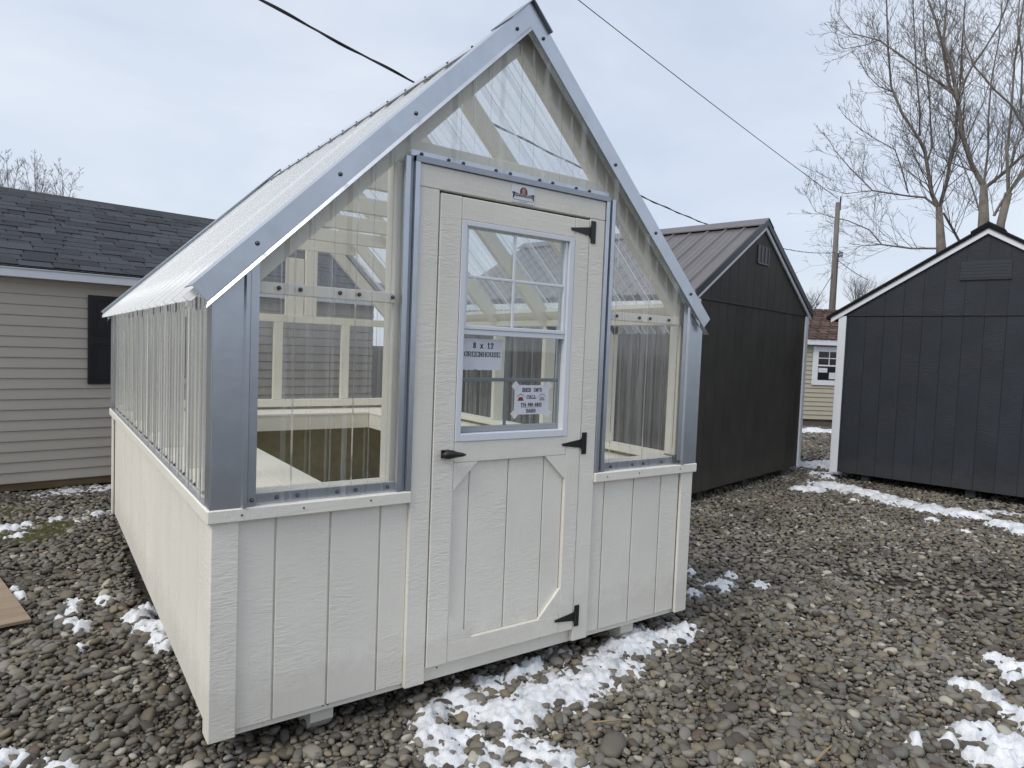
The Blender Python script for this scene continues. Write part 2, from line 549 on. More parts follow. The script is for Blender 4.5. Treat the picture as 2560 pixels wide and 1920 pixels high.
def empty(name, loc=(0, 0, 0), rz=0.0):
    o = bpy.data.objects.new(name, None)
    COL.objects.link(o)
    o.location = loc
    o.rotation_euler = (0, 0, rz)
    o.empty_display_size = 0.2
    return o

def tag(o, label=None, cat=None, group=None, kind=None):
    if label: o['label'] = label
    if cat: o['category'] = cat
    if group: o['group'] = group
    if kind: o['kind'] = kind
    return o

def box(name, mat, parent, *a, **k):
    return MB().box(*a, **k).build(name, mat, parent)

# ------------------------------------------------------------------ ground
rng = random.Random(7)
np_rng = np.random.default_rng(11)
gm = MB()
GN = 60
xs = np.linspace(-1, 1, GN + 1)
xs = np.sign(xs) * (np.abs(xs) ** 3) * 420
for j in range(GN + 1):
    for i in range(GN + 1):
        x, y = float(xs[i]) + 2, float(xs[j]) + 4
        gm.v.append((x, y, -0.018 + 0.006 * mnoise.noise(Vector((x * 0.9, y * 0.9, 0)))))
for j in range(GN):
    for i in range(GN):
        a = j * (GN + 1) + i
        gm.f.append((a, a + 1, a + GN + 2, a + GN + 1))
ground = gm.build('ground', M['ground'], None, True)
tag(ground, kind='structure', label='grey brown river gravel yard with dark soil between stones')

# stone shapes
def ico(sub):
    import bmesh
    bm = bmesh.new()
    bmesh.ops.create_icosphere(bm, subdivisions=sub, radius=1.0)
    v = [x.co.copy() for x in bm.verts]
    f = [tuple(y.index for y in x.verts) for x in bm.faces]
    bm.free()
    return v, f
ICO_V, ICO_F = ico(2)
stone_meshes = []
for k in range(14):
    ex = (1.0, rng.uniform(0.62, 0.9), rng.uniform(0.36, 0.58))
    off = Vector((k * 7.3, k * 3.1, 1.7))
    pw = rng.uniform(0.75, 0.95)
    vs_ = []
    for p in ICO_V:
        q = Vector([math.copysign(abs(c) ** pw, c) for c in p])
        q = q * (1 + 0.30 * mnoise.noise(p * 0.95 + off) + 0.09 * mnoise.noise(p * 2.3 + off))
        vs_.append((q.x * ex[0], q.y * ex[1], q.z * ex[2]))
    mb = MB().add(vs_, ICO_F)
    stone_meshes.append(mb.mesh('river_stone_shape', M['stone'], True))

# scatter: bottom layer of packed stones and a looser top layer
def visible_zone(x, y):
    """keep stones in the yard that can be looked at from about the photographer's place"""
    dx, dy = x - CAM_LOC.x, y - CAM_LOC.y
    d = math.hypot(dx, dy)
    if d < 0.9: return False
    a = math.degrees(math.atan2(dx, dy)) - 35.07
    if abs(a) > 50 and d > 3.0: return False
    if abs(a) > 62: return False
    # under the greenhouse only the rim shows
    if 0.9 < x < 1.7 and 1.0 < y < 3.0: return False
    if -0.0 < x < 2.44 and 1.2 < y < 2.9: return False
    # behind the near house wall and inside the sheds
    if y > 5.35 + 0.138 * x and x < 3.4: return False
    return True
def layer(spacing, dmin, dmax, s_lo, s_hi, z_lo, z_hi, tilt, keep=1.0):
    pts = []
    R_ = dmax
    x0, x1 = max(-3.5, CAM_LOC.x - R_), CAM_LOC.x + R_
    y0, y1 = CAM_LOC.y - min(R_, 1.6), CAM_LOC.y + R_
    ny = int((y1 - y0) / (spacing * 0.87))
    nx = int((x1 - x0) / spacing)
    jit = np_rng.uniform(-0.42, 0.42, (ny, nx, 2)) * spacing
    kp = np_rng.uniform(0, 1, (ny, nx))
    for j in range(ny):
        yy = y0 + j * spacing * 0.87
        for i in range(nx):
            if kp[j, i] > keep: continue
            x = x0 + (i + 0.5 * (j % 2)) * spacing + jit[j, i, 0]
            y = yy + jit[j, i, 1]
            d = math.hypot(x - CAM_LOC.x, y - CAM_LOC.y)
            if d < dmin or d > dmax: continue
            if not visible_zone(x, y): continue
            r = rng.random()
            s = s_lo + (s_hi - s_lo) * (r ** 2.2)
            mud = mnoise.noise(Vector((x * 0.8 + 3.1, y * 0.8, 4.0)))
            if mud > 0.34 and rng.random() < min(0.45, (mud - 0.34) * 3): continue
            pts.append((x, y, rng.uniform(z_lo, z_hi), rng.uniform(-tilt, tilt), rng.uniform(-tilt, tilt), rng.uniform(0, 6.283), s, rng.randrange(14)))
    return pts
P_all = []
P_all += layer(0.016, 0.0, 3.4, 0.004, 0.010, -0.018, -0.006, 0.6)
P_all += layer(0.028, 0.0, 5.2, 0.011, 0.024, -0.016, -0.004, 0.4)
P_all += layer(0.044, 0.0, 5.2, 0.015, 0.038, -0.006, 0.009, 0.5, keep=0.85)
P_all += layer(0.16, 0.0, 5.2, 0.030, 0.046, -0.004, 0.006, 0.4, keep=0.5)
P_all += layer(0.042, 5.2, 9.5, 0.018, 0.033, -0.014, 0.004, 0.45)
P_all += layer(0.060, 9.5, 17.0, 0.024, 0.045, -0.012, 0.006, 0.5)
P_all.append((1.30, -0.655, 0.012, 0.1, -0.2, 0.4, 0.062, 3))
P_all.append((2.52, 0.55, 0.010, 0.1, 0.1, 1.2, 0.048, 6))

# the 300 that show largest become single stones; the rest are one scatter
def show_size(p):
    d = CR.transposed() @ (Vector(p[:3]) - CAM_LOC)
    if d.z > -0.1: return -1
    u, v = 1280 + FPX * d.x / -d.z, 960 - FPX * d.y / -d.z
    if not (5 < u < 2555 and 5 < v < 1912): return -1
    if 0 < p[0] < 2.44 and p[1] > 0: return -1
    if p[2] < -0.004: return -1
    return p[6] / -d.z
order = sorted(range(len(P_all)), key=lambda i: -show_size(P_all[i]))
single = set(order[:300])
stone_objs = []
first_of = {}
for i in order[:300]:
    p = P_all[i]
    o = link('stone', stone_meshes[p[7]], ground, p[:3], p[3:6], (p[6],) * 3)
    first_of.setdefault(p[7], o)
    stone_objs.append(o)
used = sorted(first_of)
rest = [p for i, p in enumerate(P_all) if i not in single]
gme = bpy.data.meshes.new('gravel')
gme.from_pydata([p[:3] for p in rest], [], [])
def attr(name, typ, vals):
    a = gme.attributes.new(name, typ, 'POINT')
    if typ == 'FLOAT_VECTOR':
        a.data.foreach_set('vector', np.array(vals, dtype=np.float32).ravel())
    else:
        a.data.foreach_set('value', np.array(vals))
attr('turn', 'FLOAT_VECTOR', [p[3:6] for p in rest])
attr('size', 'FLOAT', np.array([p[6] for p in rest], dtype=np.float32))
attr('shape', 'INT', np.array([p[7] % len(used) for p in rest], dtype=np.int32))
gme.materials.append(M['stone'])
gravel = link('gravel', gme, ground)
tag(gravel, kind='stuff')
ng = bpy.data.node_groups.new('scatter_stones', 'GeometryNodeTree')
ng.interface.new_socket('Geometry', in_out='INPUT', socket_type='NodeSocketGeometry')
ng.interface.new_socket('Geometry', in_out='OUTPUT', socket_type='NodeSocketGeometry')
gi = ng.nodes.new('NodeGroupInput')
go = ng.nodes.new('NodeGroupOutput')
iop = ng.nodes.new('GeometryNodeInstanceOnPoints')
iop.inputs['Pick Instance'].default_value = True
jn = ng.nodes.new('GeometryNodeJoinGeometry')
for k in used:
    on = ng.nodes.new('GeometryNodeObjectInfo')
    on.inputs['Object'].default_value = first_of[k]
    on.inputs['As Instance'].default_value = True
    ng.links.new(on.outputs['Geometry'], jn.inputs[0])
def named(nm, typ):
    n = ng.nodes.new('GeometryNodeInputNamedAttribute')
    n.data_type = typ
    n.inputs['Name'].default_value = nm
    return n.outputs[0]
ng.links.new(gi.outputs[0], iop.inputs['Points'])
ng.links.new(jn.outputs[0], iop.inputs['Instance'])
ng.links.new(named('shape', 'INT'), iop.inputs['Instance Index'])
e2r = ng.nodes.new('FunctionNodeEulerToRotation')
ng.links.new(named('turn', 'FLOAT_VECTOR'), e2r.inputs[0])
ng.links.new(e2r.outputs[0], iop.inputs['Rotation'])
ng.links.new(named('size', 'FLOAT'), iop.inputs['Scale'])
ng.links.new(iop.outputs[0], go.inputs[0])
md = gravel.modifiers.new('scatter', 'NODES')
md.node_group = ng

# ------------------------------------------------------------------ greenhouse
W, L = 2.4384, 3.6576
Z0 = 0.10            # underside of the corner boards
ZL = 0.922           # top of the ledge
gh = empty('greenhouse', (W / 2, L / 2, 0))
tag(gh, 'cream painted greenhouse with clear corrugated walls and roof and grey metal trim', 'greenhouse')
class GP:            # parent with an offset origin: children are built in world coordinates
    pass
def gpart(o, parent=gh):
    o.parent = parent
    o.matrix_parent_inverse = parent.matrix_world.inverted() if parent.type != 'EMPTY' else Matrix.Translation(-Vector(parent.location))
    return o
def gbox(name, mat, *a, parent=gh, **k):
    return gpart(MB().box(*a, **k).build(name, mat), parent)
def gmesh(name, mat, mb, parent=gh, smooth=False):
    return gpart(mb.build(name, mat, None, smooth), parent)
def gcopy(o, dx=0, dy=0, dz=0, parent=gh):
    c = o.copy()
    COL.objects.link(c)
    gpart(c, parent)
    c.location = o.location + Vector((dx, dy, dz))
    return c

# skids
for xa in (0.363, 2.0):
    gmesh('skid', M['skid'], MB().prism([(0.03, 0.092), (0.03, 0.045), (0.075, -0.003), (3.58, -0.003), (3.63, 0.045), (3.63, 0.092)], xa, xa + 0.09, 'x'))
# floor and rim
gbox('floor', M['lining'], 0.02, W - 0.02, 0.055, L - 0.055, 0.185, 0.205)
gbox('rim_board', M['paint_x'], 0.02, W - 0.02, 0.014, 0.052, 0.092, 0.20)
gbox('rim_board', M['paint_x'], 0.02, W - 0.02, L - 0.052, L - 0.014, 0.092, 0.20)
gbox('rim_board', M['paint_y'], 0.014, 0.052, 0.056, L - 0.056, 0.094, 0.18)
gbox('rim_board', M['paint_y'], W - 0.052, W - 0.014, 0.056, L - 0.056, 0.094, 0.18)

# lower wall boards (grooved siding, every board its own piece)
ZSB, ZST = 0.119, 0.875
def front_boards(edges):
    for a, b in zip(edges[:-1], edges[1:]):
        gbox('siding_board', M['paint_v'], a + 0.0038, b - 0.0038, 0.0, 0.0085, ZSB, ZST, c=0.0022)
front_boards([0.075, 0.209, 0.412, 0.615, 0.737])
front_boards([1.716, 1.811, 2.014, 2.217, 2.36])
gbox('siding_backing', M['paint_v'], 0.03, 0.735, 0.0088, 0.0122, ZSB, 0.87)
gbox('siding_backing', M['paint_v'], 1.718, W - 0.03, 0.0088, 0.0122, ZSB, 0.87)
gbox('siding_backing', M['paint_v'], 0.0088, 0.0122, 0.03, L - 0.03, ZSB, 0.87)
gbox('siding_backing', M['paint_v'], W - 0.0122, W - 0.0088, 0.03, L - 0.03, ZSB, 0.87)
gbox('siding_backing', M['paint_v'], 0.03, W - 0.03, L - 0.0122, L - 0.0088, ZSB, 0.87)
gbox('sheathing', M['lining'], 0.03, 0.735, 0.0125, 0.026, 0.205, 0.87)
gbox('sheathing', M['lining'], 1.718, W - 0.03, 0.0125, 0.026, 0.205, 0.87)
b0 = gbox('siding_board', M['paint_v'], 0.0, 0.0085, 0.0735 + 0.0045, 0.2032 + 0.07 - 0.0045, ZSB, ZST, c=0.0022)
for k in range(1, 17):
    gcopy(b0, dy=0.2032 * k)
b1 = gbox('siding_board', M['paint_v'], W - 0.0085, W, 0.0735 + 0.0045, 0.2032 + 0.07 - 0.0045, ZSB, ZST, c=0.0022)
for k in range(1, 17):
    gcopy(b1, dy=0.2032 * k)
b2 = gbox('siding_board', M['paint_v'], 0.0835, 0.0735 + 0.2032 - 0.0035, L - 0.0085, L, ZSB, ZST, c=0.0022)
for k in range(1, 11):
    gcopy(b2, dx=0.2032 * k)
gbox('sheathing', M['lining'], 0.0125, 0.026, 0.03, L - 0.03, 0.205, 0.87)
gbox('sheathing', M['lining'], W - 0.026, W - 0.0125, 0.03, L - 0.03, 0.205, 0.87)
gbox('sheathing', M['lining'], 0.03, W - 0.03, L - 0.026, L - 0.0125, 0.205, 0.87)
# corner boards
for xa, xb in ((0.0, 0.079), (W - 0.079, W)):
    gbox('corner_board', M['paint_v'], xa - (0.012 if xa == 0 else 0), xb + (0.012 if xa > 0 else 0), -0.016, 0.0, Z0, 0.874, c=0.003)
    gbox('corner_board', M['paint_v'], xa - (0.012 if xa == 0 else 0), xb + (0.012 if xa > 0 else 0), L, L + 0.016, Z0, 0.874, c=0.003)
for ya, yb in ((0.001, 0.072), (L - 0.072, L - 0.001)):
    gbox('corner_board', M['paint_v'], -0.0125, 0.0, ya, yb, Z0, 0.874, c=0.003)
    gbox('corner_board', M['paint_v'], W, W + 0.0125, ya, yb, Z0, 0.874, c=0.003)
# ledge
LB, LT = 0.874, 0.9215
gbox('ledge', M['paint_x'], -0.0275, 0.733, -0.030, 0.0125, LB, LT, c=0.004)
gbox('ledge', M['paint_x'], 1.721, W + 0.0275, -0.030, 0.0125, LB, LT, c=0.004)
gbox('ledge', M['paint_y'], -0.0275, 0.0125, 0.013, L + 0.0275, LB, LT, c=0.004)
gbox('ledge', M['paint_y'], W - 0.0125, W + 0.0275, 0.013, L + 0.0275, LB, LT, c=0.004)
gbox('ledge', M['paint_x'], 0.013, W - 0.013, L - 0.0125, L + 0.03, LB, LT, c=0.004)
# nail heads in the ledge, skirt and casing
nail_me = MB().tube([(0, 0, 0), (0, -0.0025, 0)], [0.0042, 0.003], 7).mesh('nail_head', M['screw'])
for x, z in ((0.085, 0.897), (0.30, 0.90), (0.56, 0.902), (1.80, 0.898), (2.02, 0.9), (2.33, 0.9)):
    gpart(link('nail_head', nail_me, None, (x, -0.030, z)))
for x, z in ((0.405, 0.112), (0.424, 0.111), (0.90, 0.14), (1.45, 0.15), (2.08, 0.113)):
    gpart(link('nail_head', nail_me, None, (x, 0.0135, z)))

# ---- framing
FW = M['frame_wood']
S2_ = math.sqrt(0.5)
RL, RT = 1.565, 1.695          # rafter under and upper line (z - x)
def rafter(y0, y1):
    xl, xc = 0.0, W / 2
    gmesh('rafter', FW, MB().prism([(xl + 0.006, xl + 0.006 + RL + 0.06), (xl + 0.05, xl + 0.05 + RL), (xc - 0.001, xc + RL), (xc - 0.001, xc + RT), (xl + 0.006, xl + 0.006 + RT)], y0, y1))
    gmesh('rafter', FW, MB().prism([(W - 0.006, 0.006 + RL + 0.06), (W - 0.05, 0.05 + RL), (xc + 0.001, xc + RL), (xc + 0.001, xc + RT), (W - 0.006, 0.006 + RT)], y0, y1))
frame_y = [0.61, 1.22, 1.83, 2.44, 3.05]
rafter(0.022, 0.060)
for y in frame_y:
    rafter(y - 0.019, y + 0.019)
rafter(L - 0.060, L - 0.022)
for y in frame_y:
    gbox('collar_tie', FW, 0.72, W - 0.72, y + 0.020, y + 0.058, 2.245, 2.334)
# side wall studs and plates
for x0, x1 in ((0.012, 0.100), (W - 0.100, W - 0.012)):
    gbox('wall_plate', FW, x0, x1, 0.10, L - 0.10, 0.9225, 0.962)
    gbox('wall_plate', FW, x0, x1, 0.062, L - 0.062, 1.672, 1.710)
    for y in frame_y:
        gbox('stud', FW, x0, x1, y - 0.019, y + 0.019, 0.963, 1.671)
    for yy in (0.022, L - 0.099):
        gbox('stud', FW, x0, x1 + 0.02 if x0 < 1 else x1, yy, yy + 0.077, 0.963, 1.664)
bays = [0.061] + [v for y in frame_y for v in (y - 0.0195, y + 0.0195)] + [L - 0.061]
for sx in (1, -1):
    for ya, yb in zip(bays[0::2], bays[1::2]):
        c0 = Vector((0.078, 0, 0.078 + 1.664))
        t, nn = Vector((S2_, 0, S2_)) * 0.05, Vector((-S2_, 0, S2_)) * 0.018
        pl = [c0 - t - nn, c0 + t - nn, c0 + t + nn, c0 - t + nn]
        pl = [((p.x if sx == 1 else W - p.x), p.z) for p in pl]
        gmesh('eave_blocking', FW, MB().prism(pl if sx == 1 else pl[::-1], ya, yb))
# front framing
for xa, xb in ((0.655, 0.731), (1.723, 1.80)):
    gbox('door_post', FW, xa, xb, 0.022, 0.11, 0.206, 2.222)
gbox('door_header', FW, 0.66, W - 0.66, 0.0235, 0.0585, 2.2235, 2.318)
gbox('cross_rail', FW, 0.122, 0.654, 0.006, 0.045, 1.668, 1.709)
gbox('cross_rail', FW, 1.801, W - 0.122, 0.006, 0.045, 1.668, 1.709)
gbox('window_sill', FW, 0.1215, 0.654, 0.024, 0.11, 0.9225, 0.960)
gbox('window_sill', FW, 1.801, W - 0.1215, 0.024, 0.11, 0.9225, 0.960)
# back framing
gbox('back_plate', FW, 0.101, W - 0.101, L - 0.11, L - 0.022, 0.9225, 0.985)
gbox('back_rail', FW, 0.101, W - 0.101, L - 0.105, L - 0.062, 1.665, 1.728)
for xa in (0.555, 1.19, 1.80):
    gbox('stud', FW, xa, xa + 0.075, L - 0.105, L - 0.067, 0.986, 1.664)
gbox('stud', FW, 1.455, 1.558, L - 0.105, L - 0.067, 1.729, 2.33)
gbox('vent_panel', FW, 1.285, 1.445, L - 0.09, L - 0.07, 1.729, 2.23)
# benches round three sides
BZ = 0.90
for a, b in ((0.03, 0.185), (0.189, 0.348), (0.352, 0.517)):
    gbox('bench_board', M['bench'], a, b, 0.13, 3.62, BZ - 0.02, BZ, c=0.003)
for a, b in ((3.175, 3.39), (3.394, 3.625)):
    gbox('bench_board', M['bench'], 0.52, W - 0.52, a, b, BZ - 0.021, BZ - 0.001, c=0.003)
for a, b in ((W - 0.517, W - 0.352), (W - 0.348, W - 0.189), (W - 0.185, W - 0.03)):
    gbox('bench_board', M['bench'], a, b, 0.13, 3.62, BZ - 0.02, BZ, c=0.003)
gbox('bench_apron', M['bench'], 0.495, 0.513, 0.13, 3.18, 0.76, BZ - 0.0215)
gbox('bench_apron', M['bench'], W - 0.513, W - 0.495, 0.13, 3.18, 0.76, BZ - 0.0215)
gbox('bench_apron', M['bench'], 0.515, W - 0.515, 3.181, 3.20, 0.76, BZ - 0.0215)

# ---- corrugated clear panels
def profile(t0, t1, ribs, step=0.02):
    """(t, height) of the ribbed sheet"""
    pts = {round(t0, 4): 0.0, round(t1, 4): 0.0}
    for r in ribs:
        for d, h in ((-0.0225, 0), (-0.009, 0.019), (0.009, 0.019), (0.0225, 0)):
            pts[round(r + d, 4)] = h
        for m in (0.0762, 0.1524):
            for d, h in ((-0.012, 0), (-0.005, 0.005), (0.005, 0.005), (0.012, 0)):
                pts[round(r + m + d, 4)] = h
    return [(t, pts[t]) for t in sorted(pts) if t0 - 1e-6 <= t <= t1 + 1e-6]
def front_panel(name, x0, x1, zb, roof, ribs, y, sgn, extra=()):
    pr = profile(x0, x1, ribs)
    keys = sorted(set([t for t, h in pr] + [e for e in extra if x0 < e < x1]))
    hh = dict(pr)
    ts = [t for t, h in pr]
    mb = MB()
    for t in keys:
        h = hh[t] if t in hh else float(np.interp(t, ts, [h for _, h in pr]))
        zt = roof(t)
        mb.v.append((t, y + sgn * h, zb))
        mb.v.append((t, y + sgn * h, 0.5 * (zb + zt)))
        mb.v.append((t, y + sgn * h, zt))
    for i in range(len(keys) - 1):
        for j in range(2):
            a = i * 3 + j
            mb.f.append((a, a + 3, a + 4, a + 1))
    o = gmesh(name, M['poly'], mb)
    o.data.materials.append(M['poly_rib'])      # whiter haze paints the bright light lines along the rib flanks
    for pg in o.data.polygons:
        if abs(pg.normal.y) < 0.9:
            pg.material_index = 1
    return o
roofline = lambda x: min(x, W - x) + 1.692
front_panel('clear_panel', 0.10, 0.705, 0.926, roofline, [0.241, 0.4696, 0.698], 0.0, -1)
front_panel('clear_panel', 0.706, 1.750, 2.236, roofline, [0.902, 1.131, 1.360, 1.588], 0.001, -1, extra=(W / 2,))
front_panel('clear_panel', 1.751, W - 0.10, 0.926, roofline, [1.807, 2.036, 2.264], 0.0, -1)
front_panel('clear_panel', 0.02, W - 0.02, 0.926, roofline, [0.15 + 0.2286 * k for k in range(10)], L + 0.001, 1, extra=(W / 2,))
def side_panel(x, sgn):
    mb = MB()
    pr = profile(0.03, L - 0.03, [0.135 + 0.2286 * k for k in range(16)])
    for t, h in pr:
        for z in (0.926, 1.3, 1.684):
            mb.v.append((x + sgn * h, t, z))
    for i in range(len(pr) - 1):
        for j in range(2):
            a = i * 3 + j
            mb.f.append((a, a + 3, a + 4, a + 1))
    return gmesh('clear_panel', M['poly_side'], mb)
side_panel(0.0, -1)
side_panel(W, 1)
S2 = math.sqrt(0.5)
ROOF_RIBS = [0.06 + 0.2286 * k for k in range(16)]
def roof_panel(right):
    mb = MB()
    pr = profile(-0.02, L + 0.02, ROOF_RIBS)
    us = np.linspace(-0.082, W / 2 - 0.02, 6)
    for t, h in pr:
        for u in us:
            z = u + 1.708
            x, zz = u - h * S2, z + h * S2
            if right: x = W - x
            mb.v.append((x, t, zz))
    n = len(us)
    for i in range(len(pr) - 1):
        for j in range(n - 1):
            a = i * n + j
            mb.f.append((a, a + n, a + n + 1, a + 1))
    o = gmesh('roof_panel', M['poly_roof'], mb)
    o.data.materials.append(M['roof_rib'])  # extra haze paints white light lines along the roof ribs
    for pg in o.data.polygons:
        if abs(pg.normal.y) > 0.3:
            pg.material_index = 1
    return o
roof_panel(False)
roof_panel(True)

# ---- metal trim
MT = M['metal']
for sx in (1, -1):
    mx = (lambda x: x) if sx == 1 else (lambda x: W - x)
    top = lambda x: x + 1.66
    # corner trim: face plate with a raised rib, and a return round the corner
    x_ = [-0.016, 0.080, 0.086, 0.099, 0.105, 0.132]
    y_ = [-0.024, -0.024, -0.034, -0.034, -0.024, -0.022]
    mb = MB()
    for x, y in zip(x_, y_):
        mb.v += [(mx(x), y, 0.9225), (mx(x), y, top(x))]
    for i in range(len(x_) - 1):
        a = 2 * i
        mb.f.append((a, a + 2, a + 3, a + 1) if sx == 1 else (a, a + 1, a + 3, a + 2))
    gmesh('corner_trim', MT, mb)
    gbox('corner_trim', MT, mx(-0.0165), mx(-0.020), -0.024, 0.055, 0.9225, 1.645, c=0.0008)
    gbox('corner_trim', MT, mx(-0.0165), mx(-0.020), L - 0.055, L + 0.024, 0.9225, 1.645, c=0.0008)
    gbox('corner_trim', MT, mx(-0.0165), mx(0.10), L + 0.022, L + 0.025, 0.9225, 1.66, c=0.0008)
    # sill flashing along the front and side
    gbox('sill_flashing', MT, mx(0.10), mx(0.70 if sx == 1 else 0.715), -0.0035, -0.001, 0.9225, 0.962, c=0.0008)
    gbox('sill_flashing', MT, mx(-0.022), mx(-0.0005), 0.056, L - 0.056, 0.9225, 0.926, c=0.0008)
    # rake trim on both gable ends
    for ya, yb in ((-0.046, -0.0435), (L + 0.0435, L + 0.046)):
        t_out, t_in = 1.757, 1.657
        ex = 0.0 if sx == 1 else 0.036     # the right-hand trim is cut shorter
        pl = [(-0.086 + ex, -0.086 + ex + t_out), (-0.040 + ex, -0.040 + ex + t_in + 0.008), (W / 2, W / 2 + t_in), (W / 2, W / 2 + t_out)]
        gmesh('rake_trim', MT, MB().prism([(mx(a), b) for a, b in (pl if sx == 1 else pl[::-1])], ya, yb))
        yc, yd = (ya, 0.085) if ya < 0 else (L - 0.085, yb)
        pl = [(-0.086 + ex, -0.086 + ex + t_out), (W / 2 - 0.001, W / 2 - 0.001 + t_out), (W / 2 - 0.001, W / 2 - 0.001 + t_out + 0.004), (-0.088 + ex, -0.088 + ex + t_out + 0.004)]
        gmesh('rake_trim', MT, MB().prism([(mx(a), b) for a, b in (pl if sx == 1 else pl[::-1])], yc, yd))
        # lower hem
        yh0, yh1 = (ya - 0.004, -0.005) if ya < 0 else (L + 0.005, yb + 0.004)
        yo, yi = (ya - 0.013, ya) if ya < 0 else (yb + 0.013, yb)
        mb = MB().add([(mx(-0.040 + ex), yi, -0.040 + ex + t_in + 0.004), (mx(W / 2), yi, W / 2 + t_in + 0.004), (mx(W / 2), yo, W / 2 + t_in - 0.016), (mx(-0.046 + ex), yo, -0.046 + ex + t_in - 0.010),
                       (mx(-0.040 + ex), yi + (0.003 if ya < 0 else -0.003), -0.040 + ex + t_in), (mx(W / 2), yi + (0.003 if ya < 0 else -0.003), W / 2 + t_in), (mx(W / 2), yo + (0.002 if ya < 0 else -0.002), W / 2 + t_in - 0.019), (mx(-0.046 + ex), yo + (0.002 if ya < 0 else -0.002), -0.046 + ex + t_in - 0.013)],
                      [(0, 1, 2, 3), (7, 6, 5, 4), (3, 2, 6, 7), (0, 3, 7, 4), (0, 4, 5, 1), (1, 5, 6, 2)])
        gmesh('rake_trim', MT, mb)
    # ridge cap flap
    for o_, ya, yb, mm in ((1.738, 0.088, L - 0.088, M['cap']), (1.763, -0.064, 0.10, M['metal_dark'])):
        pl = [(W / 2 - 0.105, W / 2 - 0.105 + o_), (W / 2, W / 2 + o_ + 0.002), (W / 2, W / 2 + o_ + 0.007), (W / 2 - 0.108, W / 2 - 0.108 + o_ + 0.007)]
        gmesh('ridge_cap', mm, MB().prism([(mx(a), b) for a, b in (pl if sx == 1 else pl[::-1])], ya, yb))
    # channel beside the door casing
    xa = 0.733 if sx == 1 else W - 1.7205
    gbox('door_channel', MT, mx(xa - 0.0215), mx(xa - 0.0005), -0.026, 0.016, 0.9225, 2.247, c=0.001)
    gbox('door_channel', M['metal_dark'], mx(xa - 0.040), mx(xa - 0.022), -0.008, 0.016, 0.9225, 2.245, c=0.001)
    gbox('door_channel', MT, mx(xa - 0.062), mx(xa - 0.041), -0.022, -0.004, 0.9225, 2.24, c=0.001)
gbox('door_channel', M['metal_dark'], 0.7115, 1.7425, -0.0275, 0.014, 2.2235, 2.2475, c=0.001)
gbox('door_channel', MT, 0.70, 1.752, -0.0045, -0.0015, 2.248, 2.272, c=0.0008)

# ---- door casing
gbox('casing', M['paint_v'], 0.7335, 0.8245, -0.018, 0.012, Z0 + 0.002, 2.1315, c=0.003)
gbox('casing', M['paint_v'], 1.6265, 1.7205, -0.018, 0.012, Z0 + 0.004, 2.1315, c=0.003)
gbox('casing', M['paint_x'], 0.7335, 1.7205, -0.018, 0.012, 2.133, 2.223, c=0.003)
for xa, xb in ((0.7335, 0.822), (1.629, 1.7205)):
    gbox('jamb', FW, xa, xb, 0.03, 0.11, 0.206, 2.131)
gbox('jamb', FW, 0.7335, 1.7205, 0.03, 0.11, 2.133, 2.2215)

for a in ((0.8215, 0.8325, 0.014, 0.029, 0.17, 2.13), (0.8330, 1.6215, 0.0135, 0.029, 2.1185, 2.136)):
    gbox('gap_shade', M['black'], *a)  # black strips stand in for the shade in the door gap
# ---- door
door = gmesh('door', M['paint_v'], MB().box(0.833, 1.6215, 0.006, 0.030, 0.167, 1.095, 0.002))
def dpart(name, mat, mb, smooth=False):
    o = mb.build(name, mat, None, smooth)
    o.parent = door
    o.matrix_parent_inverse = Matrix.Identity(4)
    return o
def dbox(name, mat, *a, **k):
    return dpart(name, mat, MB().box(*a, **k))
dbox('stile', M['paint_v'], 0.8300, 0.9295, -0.020, 0.0055, 0.165, 2.122, c=0.003)
dbox('stile', M['paint_v'], 1.5375, 1.6225, -0.020, 0.0055, 0.165, 2.122, c=0.003)
dbox('rail', M['paint_x'], 0.9305, 1.5365, -0.0195, 0.0055, 2.030, 2.121, c=0.003)
dbox('rail', M['paint_x'], 0.9305, 1.5365, -0.0195, 0.0055, 1.021, 1.109, c=0.003)
dbox('rail', M['paint_x'], 0.9305, 1.5365, -0.0195, 0.0055, 0.166, 0.255, c=0.003)
for xa, xb in ((0.8335, 0.927), (1.539, 1.6215)):
    dbox('stile_back', FW, xa, xb, 0.0062, 0.030, 1.096, 2.116)
for a, b in ((0.930, 1.019), (1.019, 1.221), (1.221, 1.421), (1.421, 1.537)):
    dbox('door_board', M['paint_v'], a + 0.0025, b - 0.0025, -0.004, 0.0058, 0.2555, 1.0205, c=0.0025)
for tri in ([(0.9300, 1.0205), (0.9300, 0.902), (1.047, 1.0205)], [(1.537, 1.0205), (1.416, 1.0205), (1.537, 0.905)],
            [(1.537, 0.2555), (1.537, 0.382), (1.414, 0.2555)], [(0.930, 0.2555), (1.050, 0.2555), (0.930, 0.372)]):
    dpart('gusset', M['paint_x'], MB().prism(tri[::-1], -0.019, -0.0045))
